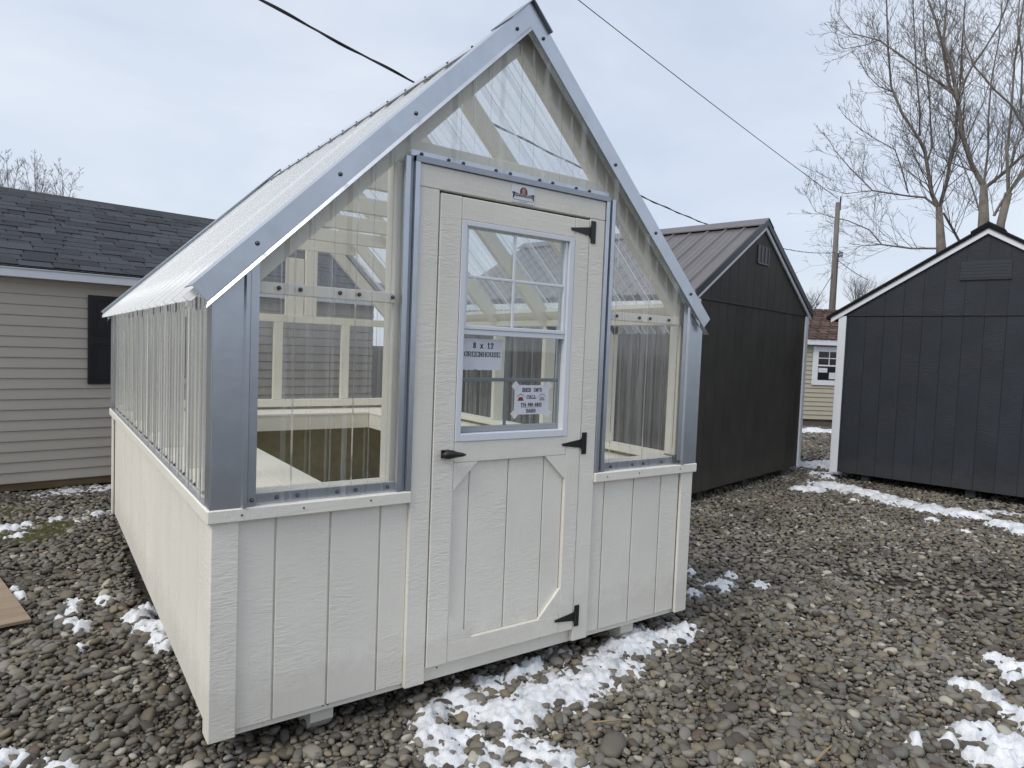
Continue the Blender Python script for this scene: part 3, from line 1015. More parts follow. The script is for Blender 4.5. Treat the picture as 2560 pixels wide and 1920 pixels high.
# window in the door
V = M['vinyl']
dbox('window_frame', V, 0.931, 0.957, -0.022, 0.05, 1.110, 2.029, c=0.002)
dbox('window_frame', V, 1.507, 1.536, -0.022, 0.05, 1.110, 2.029, c=0.002)
dbox('window_frame', V, 0.9575, 1.5065, -0.022, 0.05, 2.008, 2.029, c=0.002)
dbox('window_frame', V, 0.9575, 1.5065, -0.024, 0.05, 1.110, 1.142, c=0.002)
dbox('sash', V, 0.9575, 0.973, -0.010, 0.014, 1.60, 2.0075, c=0.002)
dbox('sash', V, 1.492, 1.5065, -0.010, 0.014, 1.60, 2.0075, c=0.002)
dbox('sash', V, 0.9575, 1.5065, -0.012, 0.014, 1.583, 1.5995, c=0.002)
dbox('sash', V, 0.9575, 1.5065, -0.008, 0.030, 1.560, 1.5825, c=0.002)
dbox('sash', M['vinyl_shaded'], 0.9575, 0.964, 0.012, 0.034, 1.143, 1.5595, c=0.002)
dbox('sash', M['vinyl_shaded'], 1.500, 1.5065, 0.012, 0.034, 1.143, 1.5595, c=0.002)
dbox('sash', M['vinyl_shaded'], 0.9645, 1.4995, 0.012, 0.034, 1.143, 1.168, c=0.002)
dbox('muntin', V, 1.204, 1.217, -0.008, 0.000, 1.60, 2.0075, c=0.002)
dbox('muntin', V, 0.9735, 1.2035, -0.008, 0.000, 1.797, 1.809, c=0.002)
dbox('muntin', V, 1.2175, 1.4915, -0.008, 0.000, 1.797, 1.809, c=0.002)
dbox('muntin', M['vinyl_shaded'], 1.2015, 1.2175, 0.0225, 0.029, 1.1685, 1.5595, c=0.002)
dbox('muntin', M['vinyl_shaded'], 0.9645, 1.201, 0.0225, 0.029, 1.361, 1.377, c=0.002)
dbox('muntin', M['vinyl_shaded'], 1.218, 1.4995, 0.0225, 0.029, 1.361, 1.377, c=0.002)
dbox('pane', M['glass'], 0.9735, 1.4915, 0.003, 0.005, 1.60, 2.0075, c=0)
dbox('pane', M['glass'], 0.9645, 1.4995, 0.017, 0.019, 1.1685, 1.5595, c=0)
# hinges and handle
for z in (2.069, 1.070, 0.229):
    mb = MB().prism([(1.508, z + 0.004), (1.513, z - 0.006), (1.628, z - 0.021), (1.628, z + 0.021)][::-1], -0.0245, -0.0205)
    mb.box(1.631, 1.661, -0.0225, -0.0185, z - 0.052, z + 0.052, 0.002)
    mb.tube([(1.630, -0.026, z - 0.030), (1.630, -0.026, z + 0.030)], 0.0055, 8)
    h = dpart('hinge', M['black'], mb)
mb = MB()
mb.box(0.866, 0.905, -0.027, -0.0205, 1.046, 1.080, 0.003)
mb.tube([(0.885, -0.022, 1.063), (0.885, -0.046, 1.063)], 0.011, 10)
mb.tube([(0.858, -0.048, 1.058), (0.866, -0.051, 1.061), (0.880, -0.054, 1.065), (0.900, -0.054, 1.065), (0.925, -0.052, 1.062), (0.950, -0.049, 1.060), (0.970, -0.047, 1.058)], [0.007, 0.014, 0.020, 0.018, 0.012, 0.009, 0.004], 12)
dpart('handle', M['black'], mb, True)

# ---- maker's plate on the header
plate = gbox('name_plate', M['plate'], 1.170, 1.294, -0.0212, -0.0185, 2.139, 2.215, c=0.0012)
def ppart(name, mat, mb):
    o = mb.build(name, mat)
    o.parent = plate
    o.matrix_parent_inverse = Matrix.Identity(4)
    return o
PY0, PY1 = -0.0226, -0.0214
arc = [(1.214 + 0.0195 - 0.0195 * math.cos(a), 2.190 + 0.0185 * math.sin(a)) for a in np.linspace(0, math.pi, 9)]
ppart('emblem', M['ink_red'], MB().prism([(1.253, 2.178), (1.214, 2.178)] + arc, PY0, PY1))
ppart('emblem', M['plate'], MB().box(1.2275, 1.2305, PY0 - 0.0006, PY0, 2.180, 2.203, 0).box(1.2375, 1.2395, PY0 - 0.0006, PY0, 2.180, 2.203, 0))
band = [(1.181, 2.170), (1.233, 2.178), (1.285, 2.170), (1.285, 2.187), (1.253, 2.193), (1.213, 2.193), (1.181, 2.187)]
ppart('emblem', M['ink'], MB().prism([(1.181, 2.168), (1.285, 2.168), (1.285, 2.183), (1.255, 2.1775), (1.212, 2.1775), (1.181, 2.183)], PY0 - 0.0004, PY1)
      .prism([(1.177, 2.158), (1.181, 2.158), (1.184, 2.183), (1.180, 2.185)], PY0 - 0.0004, PY1).prism([(1.285, 2.158), (1.289, 2.158), (1.286, 2.185), (1.282, 2.183)], PY0 - 0.0004, PY1))
for x in (1.175, 1.2895):
    ppart('screw', M['screw'], MB().tube([(x, -0.0213, 2.180), (x, -0.0235, 2.180)], [0.0032, 0.0025], 7))

# lettering: slab-serif stroke glyphs, unit box
GLY = {
 'A': [[(0.05, 0), (0.5, 1), (0.95, 0)], [(0.25, 0.36), (0.75, 0.36)], [(-0.05, 0), (0.25, 0)], [(0.72, 0), (1.05, 0)]],
 'B': [[(0.15, 0), (0.15, 1)], [(0, 1), (0.6, 1), (0.82, 0.88), (0.82, 0.66), (0.6, 0.53), (0.15, 0.53)], [(0.6, 0.53), (0.9, 0.4), (0.9, 0.14), (0.65, 0), (0, 0)]],
 'C': [[(0.92, 0.72), (0.78, 0.95), (0.45, 1), (0.12, 0.75), (0.08, 0.4), (0.28, 0.06), (0.6, 0), (0.92, 0.22)], [(0.92, 0.66), (0.92, 1)]],
 'D': [[(0.15, 0), (0.15, 1)], [(0, 1), (0.55, 1), (0.88, 0.78), (0.92, 0.4), (0.78, 0.1), (0.5, 0), (0, 0)]],
 'E': [[(0.15, 0), (0.15, 1)], [(0, 1), (0.9, 1), (0.9, 0.74)], [(0.15, 0.52), (0.62, 0.52)], [(0, 0), (0.92, 0), (0.92, 0.27)]],
 'F': [[(0.15, 0), (0.15, 1)], [(0, 1), (0.9, 1), (0.9, 0.74)], [(0.15, 0.52), (0.62, 0.52)], [(-0.05, 0), (0.38, 0)]],
 'G': [[(0.92, 0.72), (0.78, 0.95), (0.45, 1), (0.12, 0.75), (0.08, 0.4), (0.28, 0.06), (0.6, 0), (0.85, 0.1), (0.85, 0.42)], [(0.58, 0.44), (1.0, 0.44)], [(0.92, 0.66), (0.92, 1)]],
 'H': [[(0.15, 0), (0.15, 1)], [(0.85, 0), (0.85, 1)], [(0.15, 0.5), (0.85, 0.5)], [(-0.04, 0), (0.34, 0)], [(0.66, 0), (1.04, 0)], [(-0.04, 1), (0.34, 1)], [(0.66, 1), (1.04, 1)]],
 'I': [[(0.5, 0), (0.5, 1)], [(0.22, 0), (0.78, 0)], [(0.22, 1), (0.78, 1)]],
 'K': [[(0.15, 0), (0.15, 1)], [(0.85, 1), (0.15, 0.42)], [(0.4, 0.6), (0.9, 0)], [(-0.02, 0), (0.32, 0)], [(-0.02, 1), (0.32, 1)], [(0.65, 1), (1, 1)], [(0.72, 0), (1.04, 0)]],
 'L': [[(0.2, 0), (0.2, 1)], [(0, 1), (0.42, 1)], [(0, 0), (0.9, 0), (0.9, 0.32)]],
 'N': [[(0.15, 0), (0.15, 1), (0.85, 0), (0.85, 1)], [(-0.04, 0), (0.34, 0)], [(0.66, 1), (1.04, 1)], [(-0.04, 1), (0.2, 1)]],
 'O': [[(0.5, 1), (0.16, 0.82), (0.06, 0.5), (0.16, 0.18), (0.5, 0), (0.84, 0.18), (0.94, 0.5), (0.84, 0.82), (0.5, 1)]],
 'R': [[(0.15, 0), (0.15, 1)], [(0, 1), (0.6, 1), (0.85, 0.86), (0.85, 0.64), (0.6, 0.5), (0.15, 0.5)], [(0.52, 0.5), (0.85, 0), (1.02, 0)], [(-0.04, 0), (0.36, 0)]],
 'S': [[(0.85, 0.74), (0.72, 0.95), (0.4, 1), (0.14, 0.84), (0.2, 0.62), (0.78, 0.42), (0.88, 0.2), (0.62, 0), (0.3, 0.03), (0.12, 0.25)], [(0.85, 0.68), (0.85, 1)], [(0.12, 0), (0.12, 0.3)]],
 'U': [[(0.15, 1), (0.15, 0.3), (0.32, 0.03), (0.66, 0.03), (0.85, 0.3), (0.85, 1)], [(-0.04, 1), (0.34, 1)], [(0.66, 1), (1.04, 1)]],
 'Y': [[(0.08, 1), (0.5, 0.48), (0.92, 1)], [(0.5, 0.48), (0.5, 0)], [(-0.05, 1), (0.28, 1)], [(0.72, 1), (1.05, 1)], [(0.28, 0), (0.72, 0)]],
 'x': [[(0.15, 0.68), (0.85, 0)], [(0.85, 0.68), (0.15, 0)], [(0, 0.68), (0.32, 0.68)], [(0.68, 0.68), (1, 0.68)], [(0, 0), (0.32, 0)], [(0.68, 0), (1, 0)]],
 '0': [[(0.5, 1), (0.2, 0.8), (0.14, 0.5), (0.2, 0.2), (0.5, 0), (0.8, 0.2), (0.86, 0.5), (0.8, 0.8), (0.5, 1)]],
 '1': [[(0.2, 0.78), (0.52, 1), (0.52, 0)], [(0.18, 0), (0.86, 0)]],
 '2': [[(0.12, 0.7), (0.25, 0.95), (0.62, 1), (0.82, 0.78), (0.7, 0.52), (0.12, 0.02)], [(0.06, 0.02), (0.92, 0.02)]],
 '3': [[(0.15, 0.8), (0.35, 0.99), (0.7, 0.94), (0.78, 0.7), (0.45, 0.53), (0.82, 0.4), (0.82, 0.14), (0.5, 0), (0.14, 0.16)]],
 '4': [[(0.66, 0), (0.66, 1), (0.08, 0.3), (0.95, 0.3)], [(0.45, 0), (0.88, 0)]],
 '6': [[(0.8, 0.9), (0.5, 0.98), (0.2, 0.62), (0.16, 0.25), (0.42, 0), (0.75, 0.08), (0.84, 0.32), (0.62, 0.55), (0.2, 0.42)]],
 '7': [[(0.12, 0.74), (0.12, 0.97), (0.88, 0.97), (0.45, 0.4), (0.4, 0)]],
 '8': [[(0.5, 0.53), (0.2, 0.7), (0.28, 0.94), (0.5, 1), (0.72, 0.94), (0.8, 0.7), (0.5, 0.53), (0.14, 0.32), (0.2, 0.08), (0.5, 0), (0.8, 0.08), (0.86, 0.32), (0.5, 0.53)]],
 '9': [[(0.2, 0.1), (0.5, 0.02), (0.8, 0.38), (0.84, 0.75), (0.58, 1), (0.25, 0.92), (0.16, 0.68), (0.38, 0.45), (0.8, 0.58)]],
 '-': [[(0.2, 0.42), (0.8, 0.42)]], 'T': [[(0.5, 0), (0.5, 1)], [(0.08, 0.75), (0.08, 1), (0.92, 1), (0.92, 0.75)], [(0.28, 0), (0.72, 0)]],
}
def lettering(text, xc, zb, height, adv, y, stroke=0.17, wfac=0.95):
    """flat lettering facing -y, centred on xc"""
    mb = MB()
    cw = adv * height
    x = xc - cw * len(text) / 2
    for ch in text:
        for st in GLY.get(ch, []):
            for (a, b), (c, d) in zip(st[:-1], st[1:]):
                p = Vector((x + cw * 0.08 + a * cw * wfac * 0.88, zb + b * height))
                q = Vector((x + cw * 0.08 + c * cw * wfac * 0.88, zb + d * height))
                t = (q - p)
                if t.length < 1e-9: continue
                t.normalize()
                vert = abs(t.y)
                hw = height * stroke * (0.32 + 0.38 * vert)
                nrm = Vector((-t.y, t.x)) * hw
                e = t * hw * 0.7
                poly = [p - e + nrm, p - e - nrm, q + e - nrm, q + e + nrm]
                mb.prism([(v.x, v.y) for v in poly], y - 0.0005, y)
        x += cw
    return mb
for nm_args in (('BACKYARD', 1.233, 2.1695, 0.0085, 1.42, PY0 - 0.0004),):
    ppart('lettering', M['plate'], lettering(*nm_args))
ppart('lettering', M['ink_grey'], MB().box(1.180, 1.286, PY0 + 0.0006, PY1, 2.1515, 2.1535, 0).box(1.212, 1.254, PY0 + 0.0006, PY1, 2.1445, 2.1465, 0))

# ---- screws
scr = MB()
scr.tube([(0, 0, 0), (0, -0.002, 0)], 0.0078, 10)
scr.tube([(0, -0.002, 0), (0, -0.006, 0), (0, -0.0085, 0)], [0.0064, 0.006, 0.003], 8)
scr_me = scr.mesh('screw_head', M['screw'], False)
def screw(p, rot=(0, 0, 0), s=1.0):
    gpart(link('screw', scr_me, None, p, rot, (s, s, s)))
for x in (0.203, 0.279, 0.427, 0.502, 0.640): screw((x, -0.0005, 1.690), s=1.05)
for x in (1.774, 1.840, 1.998, 2.074, 2.215): screw((x, -0.0005, 1.689), s=1.05)
for x in (0.209, 0.284, 0.434, 0.508, 0.640): screw((x, -0.004, 0.943))
for x in (1.765, 1.842, 1.994, 2.072, 2.21): screw((x, -0.004, 0.941))
screw((0.118, -0.024, 0.945)); screw((W - 0.118, -0.024, 0.94))
for x in (0.744, 0.867, 0.936, 1.097, 1.171, 1.330, 1.404, 1.543, 1.624): screw((x, -0.005, 2.259))
for x, z in ((1.150, 2.842), (0.694, 2.390), (0.40, 2.108), (0.115, 1.826)):
    screw((x, -0.046, z + 0.005), s=1.05)
    screw((W - x, -0.046, z + 0.005), s=1.05)
for k in range(16):
    y = 0.135 + 0.2286 * k
    for d in (-0.034, 0.034):
        if 0.07 < y + d < L - 0.07:
            screw((-0.0005, y + d, 0.946), (0, 0, RAD(-90)))
for k, y in enumerate(ROOF_RIBS):
    for u, rr in ((W / 2 - 0.085, 1.745), (0.20, 1.735), (0.72, 1.735)):
        screw((u, y, u + rr), (RAD(-90), RAD(-45), 0), 0.9) if u > 1 else screw((u - 0.0, y + 0.03, u + 1.709), (RAD(-90), RAD(-45), 0), 0.8)

# ---- paper notices taped inside the door window
def notice(name, label, x0, x1, z0, z1, y, ragged):
    r = empty(name, ((x0 + x1) / 2, y, z0))
    tag(r, label, 'sign', 'paper notices in the door window')
    def np_(nm, mat, mb):
        o = mb.build(nm, mat)
        o.parent = r
        o.matrix_parent_inverse = Matrix.Translation(-Vector(r.location))
        return o
    n = 26
    poly = []
    for i in range(n + 1):
        t = i / n
        dz = (rng.uniform(-0.003, 0.0025) if ragged else 0)
        poly.append((x0 + (x1 - x0) * t, z0 + dz))
    for i in range(n + 1):
        t = 1 - i / n
        poly.append((x0 + (x1 - x0) * t, z1 + rng.uniform(-0.0006, 0.0006)))
    np_('paper', M['paper'], MB().prism(poly[::-1], y, y + 0.0008))
    return r, np_
YN = 0.0150
r1, n1 = notice('paper_sign', 'white paper notice reading 8 x 12 GREENHOUSE in the door window', 0.972, 1.176, 1.412, 1.545, YN, True)
n1('lettering', M['ink'], lettering('8 x 12', 1.078, 1.505, 0.0225, 0.80, YN - 0.0003, 0.145))
n1('lettering', M['ink'], lettering('GREENHOUSE', 1.0745, 1.469, 0.019, 0.98, YN - 0.0003, 0.145))
r2_, n2 = notice('paper_sign', 'white paper notice reading SHED INFO CALL below the greenhouse notice', 1.253, 1.447, 1.213, 1.346, YN, False)
n2('lettering', M['ink'], lettering('SHED INFO', 1.349, 1.3165, 0.0155, 0.80, YN - 0.0003, 0.14))
n2('lettering', M['ink'], lettering('CALL', 1.3465, 1.2845, 0.0155, 0.88, YN - 0.0003, 0.14))
n2('lettering', M['ink'], lettering('716-940-6843', 1.348, 1.2505, 0.0145, 0.68, YN - 0.0003, 0.14).box(1.290, 1.406, YN - 0.0006, YN - 0.0002, 1.2455, 1.2470, 0))
n2('lettering', M['ink'], lettering('BARB', 1.347, 1.2215, 0.0155, 0.88, YN - 0.0003, 0.14))
for xc in (1.287, 1.408):
    mb = MB()
    pts_ = [(xc - 0.021, 1.288), (xc - 0.017, 1.299), (xc, 1.307), (xc + 0.017, 1.299), (xc + 0.021, 1.288)]
    for (a, b), (c, d) in zip(pts_[:-1], pts_[1:]):
        mb.prism([(a, b - 0.0022), (c, d - 0.0022), (c, d), (a, b)], YN - 0.0006, YN - 0.0002)
    n2('logo', M['ink'], mb)
    n2('logo', M['ink_red' if xc < 1.3 else 'ink_grey'], MB().prism([(xc - 0.018, 1.2755), (xc + 0.018, 1.2755), (xc + 0.013, 1.283), (xc + 0.010, 1.292), (xc - 0.010, 1.292), (xc - 0.013, 1.283)], YN - 0.0006, YN - 0.0002))
for (x, z, a) in ((1.255, 1.344, 0.75), (1.254, 1.214, -0.75), (1.445, 1.344, -0.75), (1.446, 1.215, 0.75)):
    mt = Matrix.Translation((x, YN - 0.0004, z)) @ Matrix.Rotation(a, 4, 'Y')
    n2('tape', M['tape'], MB().box(-0.013, 0.013, -0.0003, 0.0001, -0.017, 0.017, 0, mt))

# ------------------------------------------------------------------ house behind, left
HT = RAD(7.88)
house = empty('vinyl_sided_house', (0.0, 5.366, 0.0), HT)
tag(house, 'taupe vinyl sided building with charcoal shingle roof and black shutter behind the greenhouse', 'building')
def hbox(nm, mat, *a, parent=house, **k):
    return box(nm, mat, parent, *a, **k)
HX0, HX1, HD = -5.2, 3.1, 3.66
hbox('wall', M['house_siding'], HX0 + 0.02, HX1 - 0.02, 0.02, HD, 0.09, 1.98)
hbox('skid', M['raw_wood'], HX0 + 0.05, HX1 - 0.05, 0.035, 0.15, 0.0, 0.089, c=0.006)
EXP = 0.0975
course = MB()
course.prism([(0.0195, 0.0), (-0.008, 0.0), (-0.014, 0.004), (-0.0145, 0.010), (-0.004, EXP), (0.0195, EXP)], HX0, HX1, 'x')
c_me = course.mesh('siding_course', M['house_siding'])
nco = int((1.985 - 0.082) / EXP)
for k in range(nco):
    link('siding_course', c_me, house, (0, 0, 0.082 + k * EXP))
hbox('frieze_board', M['house_siding'], HX0, HX1, -0.012, 0.0195, 0.082 + nco * EXP, 1.984)
hbox('soffit', M['white_trim'], HX0 - 0.1, HX1 + 0.1, -0.145, 0.02, 1.985, 2.0)
hbox('fascia', M['white_trim'], HX0 - 0.1, HX1 + 0.1, -0.165, -0.146, 1.983, 2.078)
hbox('gutter_lip', M['white_trim'], HX0 - 0.1, HX1 + 0.1, -0.180, -0.1655, 2.055, 2.082)
# shutter beside the (hidden) window
sh = hbox('shutter', M['shutter'], -0.09, 0.275, -0.034, -0.015, 1.005, 1.872, c=0.004)
for za, zb in ((1.05, 1.40), (1.47, 1.83)):
    for xa, xb, zc, zd in ((-0.045, 0.23, zb - 0.012, zb), (-0.045, 0.23, za, za + 0.012), (-0.045, -0.033, za, zb), (0.218, 0.23, za, zb)):
        box('shutter_moulding', M['shutter'], sh, xa, xb, -0.041, -0.0345, zc + 0.0001, zd - 0.0001, c=0.002)
    box('shutter_panel', M['shutter'], sh, -0.01, 0.195, -0.040, -0.0345, za + 0.035, zb - 0.035, c=0.005)
hbox('window_frame', M['white_trim'], 0.30, 1.0, -0.035, -0.015, 1.0, 1.87)
hbox('pane', M['dark_pane'], 0.36, 0.94, -0.037, -0.0355, 1.06, 1.81)
# roof: deck and shingles
RZ0, RZ1, RY0, RY1 = 2.080, 3.075, -0.185, 1.83
sl = math.atan2(RZ1 - RZ0, RY1 - RY0)
slen = math.hypot(RZ1 - RZ0, RY1 - RY0)
deck = MB().prism([(RY0, RZ0 - 0.004), (RY1, RZ1 - 0.004), (2 * RY1 - RY0, RZ0 - 0.004), (2 * RY1 - RY0, RZ0 - 0.03), (RY1, RZ1 - 0.03), (RY0 + 0.01, RZ0 - 0.022)], HX0 - 0.12, HX1 + 0.12, 'x')
roof = deck.build('roof', M['shingle_cap'], house)
gab = MB().prism([(0.03, 1.98), (HD - 0.03, 1.98), (RY1, RZ1 - 0.06)], HX0 + 0.02, HX1 - 0.02, 'x')
gab.build('gable_wall', M['house_siding'], house)
shingle_me = {}
for w10 in (14, 18, 22, 27, 33):
    w = w10 / 100
    mb = MB().add([(-w / 2, 0, 0.004), (w / 2, 0, 0.004), (w / 2 - 0.012, 0.17, 0.0), (-w / 2 + 0.012, 0.17, 0.0),
                   (-w / 2, 0, -0.004), (w / 2, 0, -0.004), (w / 2 - 0.012, 0.17, -0.006), (-w / 2 + 0.012, 0.17, -0.006)],
                  [(0, 1, 2, 3), (4, 7, 6, 5), (0, 4, 5, 1), (1, 5, 6, 2), (2, 6, 7, 3), (3, 7, 4, 0)])
    shingle_me[w10] = mb.mesh('shingle', M['shingle_dark'])
rows = int(slen / 0.125)
cand = []
for r in range(rows):
    x = HX0 - 0.1 + rng.uniform(0, 0.2)
    while x < HX1 + 0.1:
        w10 = rng.choice((14, 18, 22, 27, 33))
        cand.append((r, x + w10 / 200, w10, rng.random() < 0.5))
        x += w10 / 100 - 0.004
def shingle_pose(r, x, up):
    d = 0.0 + r * 0.125
    y = RY0 - 0.012 + d * math.cos(sl)
    z = RZ0 + d * math.sin(sl)
    lift = 0.006 if up else 0.001
    return (x, y - lift * math.sin(sl), z + 0.004 + lift * math.cos(sl))
near = [c for c in cand if -1.6 < c[1] < 1.6]
near.sort(key=lambda c: abs(c[1] - 0.1))
keep = set(id(c) for c in near[:300])
stuff = MB()
for c in cand:
    p = shingle_pose(c[0], c[1], c[3])
    if id(c) in keep:
        link('shingle', shingle_me[c[2]], roof, p, (sl, 0, 0))
    else:
        mt = Matrix.Translation(p) @ Matrix.Rotation(sl, 4, 'X')
        me = shingle_me[c[2]]
        stuff.add([mt @ v.co for v in me.vertices], [tuple(q.vertices) for q in me.polygons])
tag(stuff.build('shingles', M['shingle_dark'], roof), kind='stuff')
for k in range(32):
    xa = HX0 - 0.1 + k * 0.265
    MB().prism([(RY1 - 0.13, RZ1 - 0.13 * math.tan(sl) + 0.010), (RY1, RZ1 + 0.016), (RY1 + 0.13, RZ1 - 0.13 * math.tan(sl) + 0.010), (RY1 + 0.13, RZ1 - 0.13 * math.tan(sl) + 0.004), (RY1, RZ1 + 0.009), (RY1 - 0.13, RZ1 - 0.13 * math.tan(sl) + 0.004)][::-1], xa, xa + 0.262, 'x').build('ridge_shingle', M['shingle_cap'], roof)

# ------------------------------------------------------------------ grooved-board sheds
def gable_shed(name, label, origin, yaw, width, length, zb, zt, za, paint_m, grooves, roof_kind):
    """front gable wall from the origin along +x (local), the building goes back along +y"""
    s = empty(name, (origin[0], origin[1], 0), yaw)
    tag(s, label, 'shed', 'gable sheds on the right')
    w = width
    sl_ = (za - zt) / (w / 2)
    # lower and upper gable boards, one by one
    edges = [0.0] + [g for g in grooves if 0.03 < g < w - 0.03] + [w]
    for a, b in zip(edges[:-1], edges[1:]):
        box('siding_board', paint_m, s, a + 0.0025, b - 0.0025, 0.0, 0.0055, zb, zt - 0.012, c=0.0022)
        zl = lambda x: za - abs(x - w / 2) * sl_ - 0.02
        x0, x1 = a + 0.0025, b - 0.0025
        pl = [(x0, zt + 0.002), (x1, zt + 0.002)]
        top = [(x1, max(zl(x1), zt + 0.004))]
        if x0 < w / 2 < x1: top.append((w / 2, zl(w / 2)))
        top.append((x0, max(zl(x0), zt + 0.004)))
        MB().prism(pl + top, -0.006, 0.0005).build('gable_board', paint_m, s)
    box('belt', paint_m, s, 0.0, w, -0.011, 0.0056, zt - 0.0125, zt + 0.0015, c=0.002)
    MB().prism([(0.02, zt + 0.003), (w - 0.02, zt + 0.003), (w / 2, za - 0.035)], 0.0, 0.0052).build('gable_backing', paint_m, s)
    # body behind
    MB().prism([(0.012, zb + 0.01), (w - 0.012, zb + 0.01), (w - 0.012, zt), (w / 2, za - 0.03), (0.012, zt)], 0.0058, length).build('wall', paint_m, s)
    edge = 0.0
    k = 0
    while edge < length - 0.05:
        b = min(edge + 0.2032, length)
        box('siding_board', paint_m, s, -0.004, 0.0115, edge + 0.020, b + 0.013, zb, zt - 0.02, c=0.003)
        edge = b
        k += 1
    for xa in (-0.0125, w - 0.080):
        box('corner_board', M['white_trim'], s, xa, xa + 0.0925, -0.020, -0.0005, zb - 0.01, zt - 0.0135, c=0.003)
    for xa in (-0.0135, w - 0.002):
        box('corner_board', M['white_trim'], s, xa, xa + 0.0155, -0.0004, 0.085, zb - 0.01, zt - 0.0135, c=0.003)
    for xa in (0.35, w - 0.46):
        box('skid', paint_m, s, xa, xa + 0.09, 0.05, length - 0.05, 0.0, zb + 0.005, c=0.004)
    box('skid', paint_m, s, w / 2 - 0.05, w / 2 + 0.05, 0.06, length - 0.05, 0.0, zb + 0.005, c=0.004)
    return s, sl_
# --- brown shed with metal roof
BW = 3.067
brown, bs = gable_shed('metal_roof_shed', 'dark umber shed with ribbed metal roof right behind the greenhouse', (4.851, 2.04), RAD(12.03), BW, 3.66, 0.10, 2.094, 3.0, M['brown_paint'], [0.0 + 0.2032 * k + 0.11 for k in range(0, 15)], 'metal')
def rake(s, w, sl_, zt, za, mat_face, y0, y1, off_out, off_in, over, name):
    for sx in (1, -1):
        fx = (lambda x: x) if sx == 1 else (lambda x: w - x)
        pl = [(-over, za - (w / 2 + over) * sl_ + off_in), (w / 2, za + off_in), (w / 2, za + off_out), (-over, za - (w / 2 + over) * sl_ + off_out)]
        pl = [(fx(a), b) for a, b in pl]
        MB().prism(pl if sx == 1 else pl[::-1], y0, y1).build(name, mat_face, s)
rake(brown, BW, bs, 2.094, 3.0, M['white_trim'], -0.030, -0.012, 0.030, -0.018, 0.06, 'rake_fascia')
rake(brown, BW, bs, 2.094, 3.0, M['brown_trim'], -0.050, -0.031, 0.115, 0.031, 0.075, 'rake_trim')
for sx in (1, -1):
    mb = MB()
    prof = []
    t = -0.05
    ribs = [0.17 + 0.2286 * k for k in range(15)]
    prof = profile(-0.045, 3.70, ribs)
    for tt, h in prof:
        for u in (-0.085, BW / 2):
            z = 3.0 - (BW / 2 - u) * bs + 0.075
            x = u if sx == 1 else BW - u
            mb.v.append((x, tt, z + h * 1.1))
    for i in range(len(prof) - 1):
        a = 2 * i
        mb.f.append((a, a + 1, a + 3, a + 2) if sx == -1 else (a, a + 2, a + 3, a + 1))
    mb.build('roof_panel', M['brown_metal'], brown)
    pl = [(BW / 2 - 0.15, 3.0 - 0.15 * bs + 0.103), (BW / 2, 3.108), (BW / 2, 3.118), (BW / 2 - 0.15, 3.0 - 0.15 * bs + 0.116)]
    pl = [((x if sx == 1 else BW - x), z) for x, z in pl]
    MB().prism(pl if sx == 1 else pl[::-1], -0.056, 3.72).build('ridge_cap', M['brown_trim'] if sx == -1 else M['brown_metal'], brown)
    xa = -0.075 if sx == 1 else BW + 0.06
    box('eave_board', M['white_trim'], brown, xa, xa + 0.015, -0.010, 3.68, 1.985, 2.06)
vt = box('gable_vent', M['brown_trim'], brown, BW / 2 - 0.155, BW / 2 + 0.155, -0.013, -0.0065, 2.60, 2.80)
for k in range(4):
    xx = BW / 2 - 0.15 + 0.0967 * k
    box('vent_bar', plain('vent_grey', (0.12, 0.115, 0.11), 0.5) if k == 0 else bpy.data.materials['vent_grey'], vt, xx - 0.006, xx + 0.016, -0.020, -0.0135, 2.605, 2.795)
box('vent_bar', bpy.data.materials['vent_grey'], vt, BW / 2 - 0.155, BW / 2 + 0.165, -0.021, -0.0136, 2.585, 2.604)

# --- navy shed on the right
NW = 3.0
navy, ns = gable_shed('navy_shed', 'navy black shed with white corner boards and black roof at right edge', (7.88, 2.245), RAD(-76.6), NW, 3.66, 0.10, 2.096, 3.03, M['navy_paint'], [0.1 + 0.2032 * k for k in range(0, 15)], 'shingle')
rake(navy, NW, ns, 2.096, 3.03, M['white_trim'], -0.034, -0.012, 0.030, -0.030, 0.10, 'rake_fascia')
for sx in (1, -1):
    fx = (lambda x: x) if sx == 1 else (lambda x: NW - x)
    ov = 0.15
    for q in range(2):
        pl = [(-ov, 3.03 - (NW / 2 + ov) * ns + 0.032 + 0.022 * q), (NW / 2, 3.03 + 0.032 + 0.022 * q), (NW / 2, 3.03 + 0.053 + 0.022 * q), (-ov, 3.03 - (NW / 2 + ov) * ns + 0.053 + 0.022 * q)]
        pl = [(fx(a), b) for a, b in pl]
        MB().prism(pl if sx == 1 else pl[::-1], -0.052 - 0.012 * q, 3.70).build('roof', M['black_roof'], navy)
    pl = [(NW / 2 - 0.16, 3.03 - 0.16 * ns + 0.078), (NW / 2, 3.03 + 0.078), (NW / 2, 3.03 + 0.100), (NW / 2 - 0.16, 3.03 - 0.16 * ns + 0.098)]
    pl = [(fx(a), b) for a, b in pl]
    MB().prism(pl if sx == 1 else pl[::-1], -0.075, 3.70).build('ridge_cap', M['black_roof'], navy)
nv = box('gable_vent', M['navy_trim'], navy, NW / 2 - 0.24, NW / 2 + 0.24, -0.015, -0.0065, 2.50, 2.70)
for k in range(3):
    xa = NW / 2 - 0.23 + k * 0.156
    for j in range(5):
        zz = 2.515 + j * 0.036
        box('louvre', M['navy_trim'], nv, xa, xa + 0.145, -0.0175, -0.0155, zz, zz + 0.022)
box('nail_strip', M['navy_trim'], nv, NW / 2 - 0.245, NW / 2 + 0.245, -0.023, -0.0156, 2.488, 2.4995)

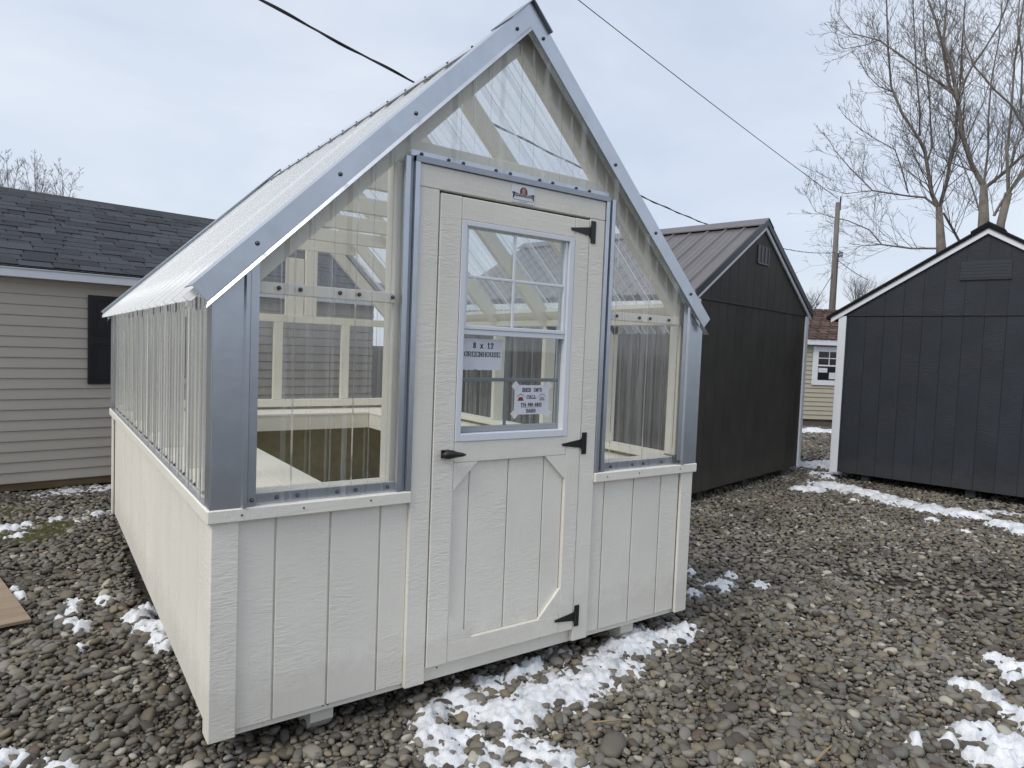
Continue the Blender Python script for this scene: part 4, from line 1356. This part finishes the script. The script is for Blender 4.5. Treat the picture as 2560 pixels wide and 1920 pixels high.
# ------------------------------------------------------------------ far tan house between the sheds
FY = RAD(-31.7)
far = empty('tan_cottage', (15.3, 7.2, 0), FY)
tag(far, 'small tan sided cottage with red brown roof seen between the two dark sheds', 'cottage')
box('wall', M['tan_siding'], far, -2.0, 2.6, 0.03, 3.0, 0.06, 1.93)
fc = MB().prism([(0.029, 0.0), (-0.004, 0.0), (-0.012, 0.008), (0.006, 0.112), (0.029, 0.112)], -2.0, 2.6, 'x').mesh('siding_course', M['tan_siding'])
for k in range(17):
    link('siding_course', fc, far, (0, 0, 0.03 + k * 0.112))
box('fascia', M['white_trim'], far, -2.1, 2.7, -0.16, -0.13, 1.90, 2.035)
box('soffit', M['white_trim'], far, -2.1, 2.7, -0.129, 0.03, 1.905, 1.93)
box('skid', M['raw_wood'], far, -1.9, 2.5, 0.04, 0.2, -0.01, 0.028)
MB().prism([(-0.17, 2.036), (1.5, 2.90), (3.2, 2.036)], -2.1, 2.7, 'x').build('roof', M['shingle_red'], far)
froof = [o for o in bpy.data.objects if o.parent == far and o.name.startswith('roof')][0]
fs_ = math.atan2(2.90 - 2.036, 1.67)
fsh = MB().box(-0.13, 0.13, 0, 0.19, -0.006, 0.012, 0.0).mesh('shingle', M['shingle_red'])
for r in range(12):
    x = -0.75 + (r % 3) * 0.09
    while x < 1.75:
        d = r * 0.155
        link('shingle', fsh, froof, (x, -0.185 + d * math.cos(fs_), 2.042 + d * math.sin(fs_) + rng.choice((0.0, 0.006))), (fs_ - 0.05, 0, 0), (rng.uniform(0.7, 1.0), 1, 1))
        x += 0.262
wf = box('window', M['white_trim'], far, 0.15, 0.97, -0.035, -0.013, 0.90, 1.865)
fp = box('window_pane', M['dark_pane'], far, 0.29, 0.83, -0.040, -0.0355, 1.03, 1.74)
for a, b, c, d in ((0.55, 0.57, 1.41, 1.74), (0.29, 0.83, 1.565, 1.585), (0.27, 0.85, 1.375, 1.41)):
    box('muntin', M['white_trim'], wf, a, b, -0.047, -0.041, c, d)
for a, b, c, d in ((0.30, 0.53, 1.22, 1.33), (0.58, 0.81, 1.06, 1.22)):
    box('window_notice', M['paper'], wf, a, b, -0.0435, -0.0405, c, d)

# ------------------------------------------------------------------ plywood board, twigs, moss
ply = MB().box(-0.95, 0.0, 0.0, 1.25, 0, 0.018, 0.002)
po = ply.build('plywood_board', M['plywood'])
po.location = (-0.515, 1.70, 0.022)
po.rotation_euler = (0, RAD(1.0), RAD(11))
tag(po, 'weathered plywood sheet lying on the gravel at the left edge', 'board')
for nm, lab, pts_, r in (('twig', 'short dry stick on the gravel in front of the snow strip', [(1.32, -0.51, 0.030), (1.39, -0.545, 0.034), (1.46, -0.57, 0.03)], 0.0045),
                        ('twig', 'pale broken stick on the gravel at the bottom edge', [(1.86, -1.14, 0.03), (1.93, -1.13, 0.036), (2.01, -1.115, 0.03)], 0.0055)):
    tag(MB().tube(pts_, [r * 0.8, r, r * 0.5], 6).build(nm, M['twig']), lab, 'stick', 'sticks on the gravel')

# ------------------------------------------------------------------ snow and moss patches
def fbm(x, y, s, o=4, seed=0.0):
    return mnoise.fractal(Vector((x * s, y * s, seed)), 1.0, 2.0, o)
def patch(name, blobs, label, mat, res, top=0.034, seed=0.0, edge=0.55, rough=1.0, cat='snow', grp='melting snow patches'):
    """blobs: (x, y, radius[, weight]); a crusty low heap whose edge thins out between the stones"""
    pad = max(b[2] for b in blobs) * 1.4
    x0, x1 = min(b[0] for b in blobs) - pad, max(b[0] for b in blobs) + pad
    y0, y1 = min(b[1] for b in blobs) - pad, max(b[1] for b in blobs) + pad
    nx, ny = int((x1 - x0) / res) + 1, int((y1 - y0) / res) + 1
    X, Y = np.meshgrid(np.linspace(x0, x1, nx), np.linspace(y0, y1, ny))
    F = np.zeros_like(X)
    for b in blobs:
        wgt = b[3] if len(b) > 3 else 1.0
        F = np.maximum(F, wgt * np.clip(1.25 - np.hypot(X - b[0], Y - b[1]) / b[2], 0, 1.0))
    H = np.full_like(X, -0.05)
    ii = np.argwhere(F > 0.02)
    for j, i in ii:
        x, y = float(X[j, i]), float(Y[j, i])
        n1_ = fbm(x, y, 6.0, 3, seed)
        n2_ = fbm(x, y, 26.0, 4, seed + 5)
        f = F[j, i] + rough * (0.34 * n1_ + 0.26 * n2_)
        h = 0.8 * top * min(1.25, max(-1.5, (f - 0.34) / edge)) + 0.012 * n2_ + 0.007 * fbm(x, y, 60.0, 2, seed + 9)
        H[j, i] = h
    idx = -np.ones_like(X, dtype=int)
    mb = MB()
    ok = (H > -0.012).astype(int)
    for j in range(ny - 1):
        for i in range(nx - 1):
            if ok[j, i] + ok[j, i + 1] + ok[j + 1, i] + ok[j + 1, i + 1] >= 2:
                q = []
                for (a, b) in ((j, i), (j, i + 1), (j + 1, i + 1), (j + 1, i)):
                    if idx[a, b] < 0:
                        idx[a, b] = len(mb.v)
                        mb.v.append((float(X[a, b]), float(Y[a, b]), max(-0.02, float(H[a, b]))))
                    q.append(int(idx[a, b]))
                mb.f.append(tuple(q))
    if not mb.f: return None
    o = mb.build(name, mat, None, True)
    if cat:
        tag(o, label, cat, grp)
    else:
        tag(o, label, kind='stuff')
    return o
SN = M['snow']
patch('snow_patch', [(2.43, -0.02, .10, .7), (2.28, -0.06, .12), (2.14, 0.0, .15), (1.97, -0.04, .14), (1.78, -0.13, .15), (1.60, -0.19, .15), (1.42, -0.22, .15), (1.30, -0.20, .14), (1.18, -0.26, .13), (1.08, -0.24, .12),
      (2.2, 0.09, .08, .7), (1.62, 0.10, .10, .55), (1.45, 0.05, .08, .8), (1.33, 0.03, .07, .85), (1.15, 0.01, .12, .8), (1.02, -0.02, .10, .8), (0.87, -0.07, .09, .7), (0.80, -0.10, .08, .8), (0.78, -0.24, .10, .9), (0.75, -0.36, .10, .8),
      (0.88, -0.30, .12, .6), (0.95, -0.42, .13, .62), (1.02, -0.52, .11, .62), (1.08, -0.62, .10, .66), (0.99, -0.18, .12, .62), (0.84, -0.45, .10, .6), (0.70, -0.48, .1, .6), (0.9, -0.58, .1, .6)],
      'long crusty snow strip along the ground in front of the greenhouse door', SN, 0.011, 0.036, 1.0)
patch('snow_patch', [(3.15, .31, .09), (3.25, .34, .07), (3.42, .42, .05, .9), (2.9, .30, .06, .9), (3.46, .20, .06, .65), (3.23, .60, .05, .7)], 'small snow bits beside the greenhouse right front corner', SN, 0.012, 0.034, 2.0)
patch('snow_patch', [(6.80, 1.98, .13), (6.95, 1.90, .16), (7.35, 1.95, .26), (7.35, 1.67, .24), (7.35, 1.45, .2), (7.25, 1.22, .2), (7.17, 0.99, .2), (7.15, 0.73, .23), (7.2, 0.52, .22), (7.22, 0.36, .14), (6.62, 0.49, .10, .8), (6.80, 1.35, .07, .6), (6.47, .13, .07, .6), (7.0, 0.75, .12, .8)],
      'broad snow strip on the gravel in front of the navy shed', SN, 0.022, 0.045, 3.0)
patch('snow_patch', [(7.72, .29, .12, .6), (7.8, .16, .12, .6), (7.6, 0.38, .1, .55)], 'thin icy snow under the edge of the navy shed', SN, 0.022, 0.03, 3.5)
patch('snow_patch', [(7.06, .06, .14), (7.06, -.05, .16), (6.97, -.2, .18), (6.9, -.38, .2)], 'snow heap cut by the right edge of the picture below the navy shed', SN, 0.022, 0.05, 4.0)
patch('snow_patch', [(3.54, -1.13, .07), (3.53, -1.20, .09), (3.54, -1.28, .1), (3.40, -1.25, .05, .9), (3.6, -1.36, .1)], 'upper small snow lump at the lower right edge of the picture', SN, 0.011, 0.036, 5.0)
patch('snow_patch', [(3.10, -1.13, .045), (3.09, -1.20, .055), (3.07, -1.28, .06), (3.02, -1.36, .06), (2.98, -1.43, .065), (2.95, -1.52, .08)], 'narrow snow ridge at the right edge between two snow lumps', SN, 0.010, 0.036, 6.0)
patch('snow_patch', [(2.64, -1.34, .07), (2.72, -1.37, .06), (2.63, -1.47, .09), (2.70, -1.52, .1), (2.49, -1.33, .045, .8), (2.38, -1.26, .04, .8), (2.47, -1.43, .05, .8), (2.55, -1.50, .08), (2.6, -1.6, .1)], 'lumpy snow heap in the lower right corner', SN, 0.010, 0.042, 7.0)
patch('snow_patch', [(-0.06, 1.58, .075), (0.0, 1.66, .06, .8), (-0.03, 1.42, .075), (0.03, 1.36, .09), (0.01, 1.22, .07), (0.03, 1.12, .06)], 'snow pushed against the long left side of the greenhouse', SN, 0.010, 0.036, 8.0)
patch('snow_patch', [(-0.36, 1.64, .06), (-0.30, 1.57, .05, .9), (-0.40, 1.72, .04, .8), (-0.33, 1.97, .045, .9), (-0.34, 1.83, .05, .9), (-0.17, 1.92, .05, .8), (-0.32, 1.31, .03, .7)], 'scattered snow bits on the gravel between plywood sheet and greenhouse', SN, 0.010, 0.032, 9.0)
patch('snow_patch', [(-0.60, 2.32, .045), (-0.575, 2.18, .05)], 'two tiny snow scraps beside the plywood sheet', SN, 0.012, 0.036, 10.0)
patch('snow_patch', [(-0.58, .42, .055), (-0.54, .38, .05), (-0.47, .32, .06, .55), (-0.42, .26, .06, .5), (-0.62, .36, .06)], 'snow scrap in the lower left corner', SN, 0.010, 0.032, 11.0)
patch('snow_patch', [(-0.70, 3.82, .10), (-0.62, 3.84, .07), (-0.56, 3.94, .07), (-0.62, 3.60, .08, .55), (-0.74, 3.95, .1, .6)], 'snow scraps beside the moss in front of the taupe building', SN, 0.016, 0.034, 12.0)
patch('snow_patch', [(-0.34, 4.05, .08, .6), (-0.22, 3.96, .08, .62), (-0.08, 4.09, .10, .6)], 'thin icy scraps on the stones right of the moss', SN, 0.016, 0.028, 13.0)
patch('snow_patch', [(0.02, 5.16, .16, .55), (-0.26, 5.11, .18, .55), (-0.5, 5.06, .1, .5)], 'thin icy film on the stones at the foot of the taupe building', SN, 0.018, 0.028, 17.0)
patch('snow_patch', [(8.43, 3.0, .22), (8.75, 2.92, .25), (8.7, 2.7, .22), (8.23, 2.40, .16, .8), (7.85, 2.27, .15, .7), (8.95, 2.9, .25), (8.0, 2.5, .12, .7)], 'snow in the gap between the two dark sheds', SN, 0.03, 0.06, 14.0)
patch('snow_patch', [(12.7, 5.8, .4), (13.05, 5.55, .4), (13.4, 5.25, .4), (12.3, 6.1, .4), (13.8, 4.9, .4)], 'snow strip on the ground in front of the tan cottage', SN, 0.06, 0.08, 15.0)
patch('moss', [(-0.44, 3.62, .16, .8), (-0.36, 3.80, .13, .75), (-0.55, 3.48, .13, .7), (-0.78, 4.5, .25, .6), (-0.70, 3.70, .12, .5)], 'olive green moss growing over the stones', M['moss'], 0.014, 0.024, 16.0, cat=None)

# ------------------------------------------------------------------ utility pole and wires
PX, PYY = 21.175, 10.01
pole = empty('utility_pole', (PX, PYY, 0))
tag(pole, 'grey wooden utility pole rising between the two dark sheds', 'pole')
MB().tube([(0, 0, -0.2), (0.02, 0, 3.4), (0, 0, 6.75)], [0.11, 0.095, 0.075], 12).build('post', M['pole_wood'], pole, True)
MB().tube([(0.05, -0.05, 6.5), (0.05, -0.05, 6.95)], [0.03, 0.02], 6).build('pole_pin', M['cable'], pole)
MB().tube([(0.12, -0.05, 0), (0.11, -0.05, 5.1)], 0.025, 6).build('conduit', M['pole_wood'], pole)
mb = MB()
for k in range(4):
    mb.tube([(0.1, -0.08, 4.98 + 0.05 * k), (0.24, -0.14, 4.98 + 0.05 * k)], 0.02, 5)
mb.build('insulator', M['cable'], pole)
def wire(name, label, a, b, sag, r, n=28, twist=False):
    a, b = Vector(a), Vector(b)
    pts_ = []
    for i in range(n + 1):
        t = i / n
        p = a.lerp(b, t)
        p.z -= sag * 4 * t * (1 - t)
        pts_.append(p)
    mb = MB().tube(pts_, r, 6)
    if twist:
        tp = []
        m = n * 14
        for i in range(m + 1):
            t = i / m
            p = a.lerp(b, t)
            p.z -= sag * 4 * t * (1 - t)
            an = t * 150
            tp.append(p + Vector((0, 0, 1)) * math.sin(an) * r * 1.3 + Vector((0.4, -0.9, 0)) * math.cos(an) * r * 1.3)
        mb.tube(tp, r * 0.6, 4)
    tag(mb.build(name, M['cable'], None, True), label, 'wire', 'overhead wires')
wb = at(450, -110, 4.2)
wire('overhead_wire', 'thick twisted service cable crossing behind the greenhouse peak to the pole', (PX, PYY, 5.117), wb, 0.5, 0.0075, 40, True)
wire('overhead_wire', 'thin straight wire running from the pole top up over the brown shed', (PX, PYY, 6.87), at(1300, -115, 14.0), 0.05, 0.010)
wire('overhead_wire', 'short guy wire slanting down left from the pole', (PX, PYY, 4.45), at(2030, 770, 24.0), 0.0, 0.010)
wire('overhead_wire', 'wire slanting down right from the pole behind the navy shed', (PX, PYY, 4.95), at(2170, 700, 25.5), 0.05, 0.010)

# ------------------------------------------------------------------ bare trees
def grow(mb, p, d, length, r, depth, rg, up=0.35, nseg=5):
    """a curved bare branch with smaller ones on it"""
    pts_, rad = [p.copy()], [r]
    q = p.copy()
    dd = d.normalized()
    for i in range(nseg):
        dd = (dd + Vector((rg.gauss(0, .09), rg.gauss(0, .09), rg.gauss(0, .07) + up * 0.24))).normalized()
        q = q + dd * (length / nseg)
        pts_.append(q.copy())
        rad.append(max(0.0048, r * (1 - 0.75 * (i + 1) / nseg)))
    mb.tube(pts_, rad, 5 if r > 0.03 else 3, cap=False)
    if depth > 0:
        nb = max(3, int(length * (3.2 if depth > 1 else 5.0)))
        for k in range(nb):
            t = rg.uniform(0.18, 1.0)
            i = min(int(t * nseg), nseg - 1)
            a = pts_[i].lerp(pts_[i + 1], t * nseg - i)
            ax = (pts_[i + 1] - pts_[i]).normalized()
            s = Vector((rg.gauss(0, 1), rg.gauss(0, 1), rg.gauss(0, 1)))
            s = (s - ax * s.dot(ax)).normalized()
            nd = (ax * rg.uniform(0.5, 1.0) + s * rg.uniform(0.5, 0.9) + Vector((0, 0, 0.15))).normalized()
            grow(mb, a, nd, length * rg.uniform(0.28, 0.55) * (1.1 - 0.45 * t), max(0.005, r * 0.42), depth - 1, rg, up, 4 if depth > 1 else 3)
def limb(mb, pts2, dist, r0, r1, rg, spread=0.8, sub=2, dens=1.0, sublen=1.5, f=None, start=0.0):
    f = f or (lambda x, y: (1950 + x * .3858, y * .3858))
    dz = rg.uniform(-spread, spread)
    pts_ = []
    n = len(pts2)
    for i, (x, y) in enumerate(pts2):
        u, v = f(x, y)
        pts_.append(at(u, v, dist + start + (dz - start) * i / max(1, n - 1)))
    rad = [0.66 * (r0 + (r1 - r0) * i / (n - 1)) for i in range(n)]
    mb.tube(pts_, rad, 7, cap=False)
    for i in range(n - 1):
        seg = (pts_[i + 1] - pts_[i])
        cnt = int(seg.length * 2.8 * dens + rg.random())
        for k in range(cnt):
            t = rg.random()
            p = pts_[i].lerp(pts_[i + 1], t)
            ax = seg.normalized()
            s = Vector((rg.gauss(0, 1), rg.gauss(0, 1), rg.gauss(0, .7)))
            s = (s - ax * s.dot(ax)).normalized()
            fr = (i + t) / (n - 1)
            grow(mb, p, (ax * 0.7 + s * 0.8 + Vector((0, 0, .25))).normalized(), sublen * rg.uniform(0.5, 1.25) * (1.25 - 0.75 * fr), max(0.009, rad[i] * 0.32), sub, rg)
D1 = 30.0
def tree(name, label, base_uv, top_uv, dist, r_base, r_top, limbs, seed, f=None, mat='bark', sublen=1.5, dens=1.0, sub=1, grp='bare trees behind the sheds', ground_z=-0.1):
    rg = random.Random(seed)
    f = f or (lambda x, y: (1950 + x * .3858, y * .3858))
    b = at(*f(*base_uv), dist)
    t = at(*f(*top_uv), dist)
    foot = Vector((b.x, b.y, ground_z))
    root = empty(name, foot)
    tag(root, label, 'tree', grp)
    def tp(nm, mb):
        o = mb.build(nm, M[mat], None, True)
        o.parent = root
        o.matrix_parent_inverse = Matrix.Translation(-foot)
    tp('trunk', MB().tube([foot + Vector((0.05, 0, 0)), foot.lerp(b, 0.5), b, t], [r_base * 1.35, r_base * 1.1, r_base, r_top], 10))
    mb = MB()
    for pts2, r0, r1 in limbs:
        limb(mb, pts2, dist, r0, r1, rg, sublen=sublen, f=f, dens=dens, sub=sub)
    tp('crown', mb)
    return root
tree('bare_tree', 'bare grey tree whose trunk rises left of the navy shed peak', (1045, 1620), (1030, 1345), D1, 0.165, 0.105, [
    ([(1030, 1350), (985, 1260), (955, 1080), (935, 960), (900, 900), (790, 730), (720, 560), (700, 320), (690, 0), (680, -250)], .12, .03),
    ([(950, 1060), (985, 950), (975, 800), (970, 650), (950, 450), (930, 200), (940, -200)], .06, .02),
    ([(1030, 1350), (1075, 1200), (1100, 1060), (1140, 900), (1140, 780), (1165, 600), (1180, 300), (1200, 0)], .11, .03),
    ([(1030, 1350), (940, 1280), (830, 1270), (600, 1235), (450, 1085), (360, 980), (300, 880)], .07, .012),
    ([(600, 1235), (420, 1255), (290, 1215)], .03, .008),
    ([(1030, 1610), (850, 1610), (660, 1585), (580, 1490), (440, 1430), (330, 1405), (230, 1370), (140, 1210)], .06, .010),
    ([(660, 1585), (530, 1590), (430, 1650)], .03, .009),
    ([(905, 880), (905, 700), (885, 500), (875, 280), (860, 0), (850, -250)], .06, .02),
    ([(830, 1250), (790, 1100), (745, 970), (600, 890), (470, 800), (400, 730)], .045, .010),
    ([(1160, 1560), (1060, 1380)], .07, .06),
    ([(740, 600), (640, 560), (560, 480), (520, 400)], .035, .009),
], 21, sublen=2.0, dens=1.75, sub=2)
tree('bare_tree', 'bare forked tree rising right behind the navy shed peak', (1320, 1430), (1320, 1200), D1 - 1.5, 0.165, 0.11, [
    ([(1315, 1200), (1240, 1060), (1190, 900), (1150, 650), (1100, 560), (1055, 300), (1010, 130), (960, 0), (930, -200)], .13, .04),
    ([(1150, 650), (1110, 430), (1060, 280), (1080, 0), (1090, -250)], .09, .03),
    ([(1330, 1215), (1450, 1120), (1581, 1000), (1720, 900), (1800, 700)], .10, .04),
    ([(1100, 580), (920, 460), (760, 340), (640, 260), (480, 220), (420, 150), (370, 80)], .06, .010),
    ([(1160, 600), (1240, 440), (1330, 310), (1420, 160), (1480, 0), (1540, -200)], .06, .03),
    ([(1320, 1200), (1350, 960), (1350, 760), (1370, 520), (1420, 250), (1440, 0)], .06, .02),
    ([(1310, 1420), (1240, 1200), (1190, 1080), (1130, 960)], .05, .012),
    ([(640, 260), (560, 290), (410, 318), (330, 250)], .03, .009),
], 22, sublen=2.0, dens=1.75, sub=2)
tree('bare_tree', 'bare tree with spreading limbs at the right edge behind the navy shed', (1430, 1450), (1480, 1250), D1 - 3, 0.12, 0.11, [
    ([(1480, 1250), (1581, 1100), (1720, 900), (1780, 600)], .09, .04),
    ([(1385, 1400), (1440, 1300), (1581, 1130), (1700, 1020)], .07, .03),
    ([(1480, 1250), (1470, 1000), (1500, 700), (1520, 400), (1580, 0)], .08, .03),
    ([(1640, 1000), (1581, 820), (1500, 680), (1400, 590), (1260, 430), (1200, 280), (1190, 100)], .07, .02),
    ([(1560, 700), (1570, 400), (1540, 150), (1560, -100)], .05, .02),
], 23, sublen=2.0, dens=1.65, sub=2)
ident = lambda x, y: (x, y)
for i, (u, vb, vt, lab) in enumerate(((40, 520, 395, 'pale bare tree top above the roof ridge at far left'), (165, 530, 400, 'pale bare treetop above the ridge, middle one at left'), (290, 540, 425, 'small pale bare treetop above the ridge, rightmost at left'))):
    lim = [([(u, vb), (u - 4, (vb + vt) / 2), (u - 10, vt)], .04, .010), ([(u, vb), (u + 25, (vb + vt) / 2 + 10), (u + 45, vt + 15)], .03, .009), ([(u, vb), (u - 28, (vb + vt) / 2 + 12), (u - 48, vt + 22)], .03, .009)]
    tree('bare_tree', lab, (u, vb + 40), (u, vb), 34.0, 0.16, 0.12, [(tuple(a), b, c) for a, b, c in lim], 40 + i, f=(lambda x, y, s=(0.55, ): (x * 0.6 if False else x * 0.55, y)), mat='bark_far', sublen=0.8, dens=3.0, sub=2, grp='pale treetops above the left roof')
for i, (u, lab) in enumerate(((2030, 'faint far treetop left of the pole'), (2140, 'faint far treetop right of the pole'), (2165, 'faint far treetop above the navy shed eave'))):
    vt, vb = (745, 790) if i == 0 else ((700, 770) if i == 1 else (715, 770))
    lim = [((((u), vb), (u - 3, vt)), .09, .02), (((u, vb), (u + 14, vt + 10)), .07, .02), (((u, vb), (u - 14, vt + 12)), .07, .02)]
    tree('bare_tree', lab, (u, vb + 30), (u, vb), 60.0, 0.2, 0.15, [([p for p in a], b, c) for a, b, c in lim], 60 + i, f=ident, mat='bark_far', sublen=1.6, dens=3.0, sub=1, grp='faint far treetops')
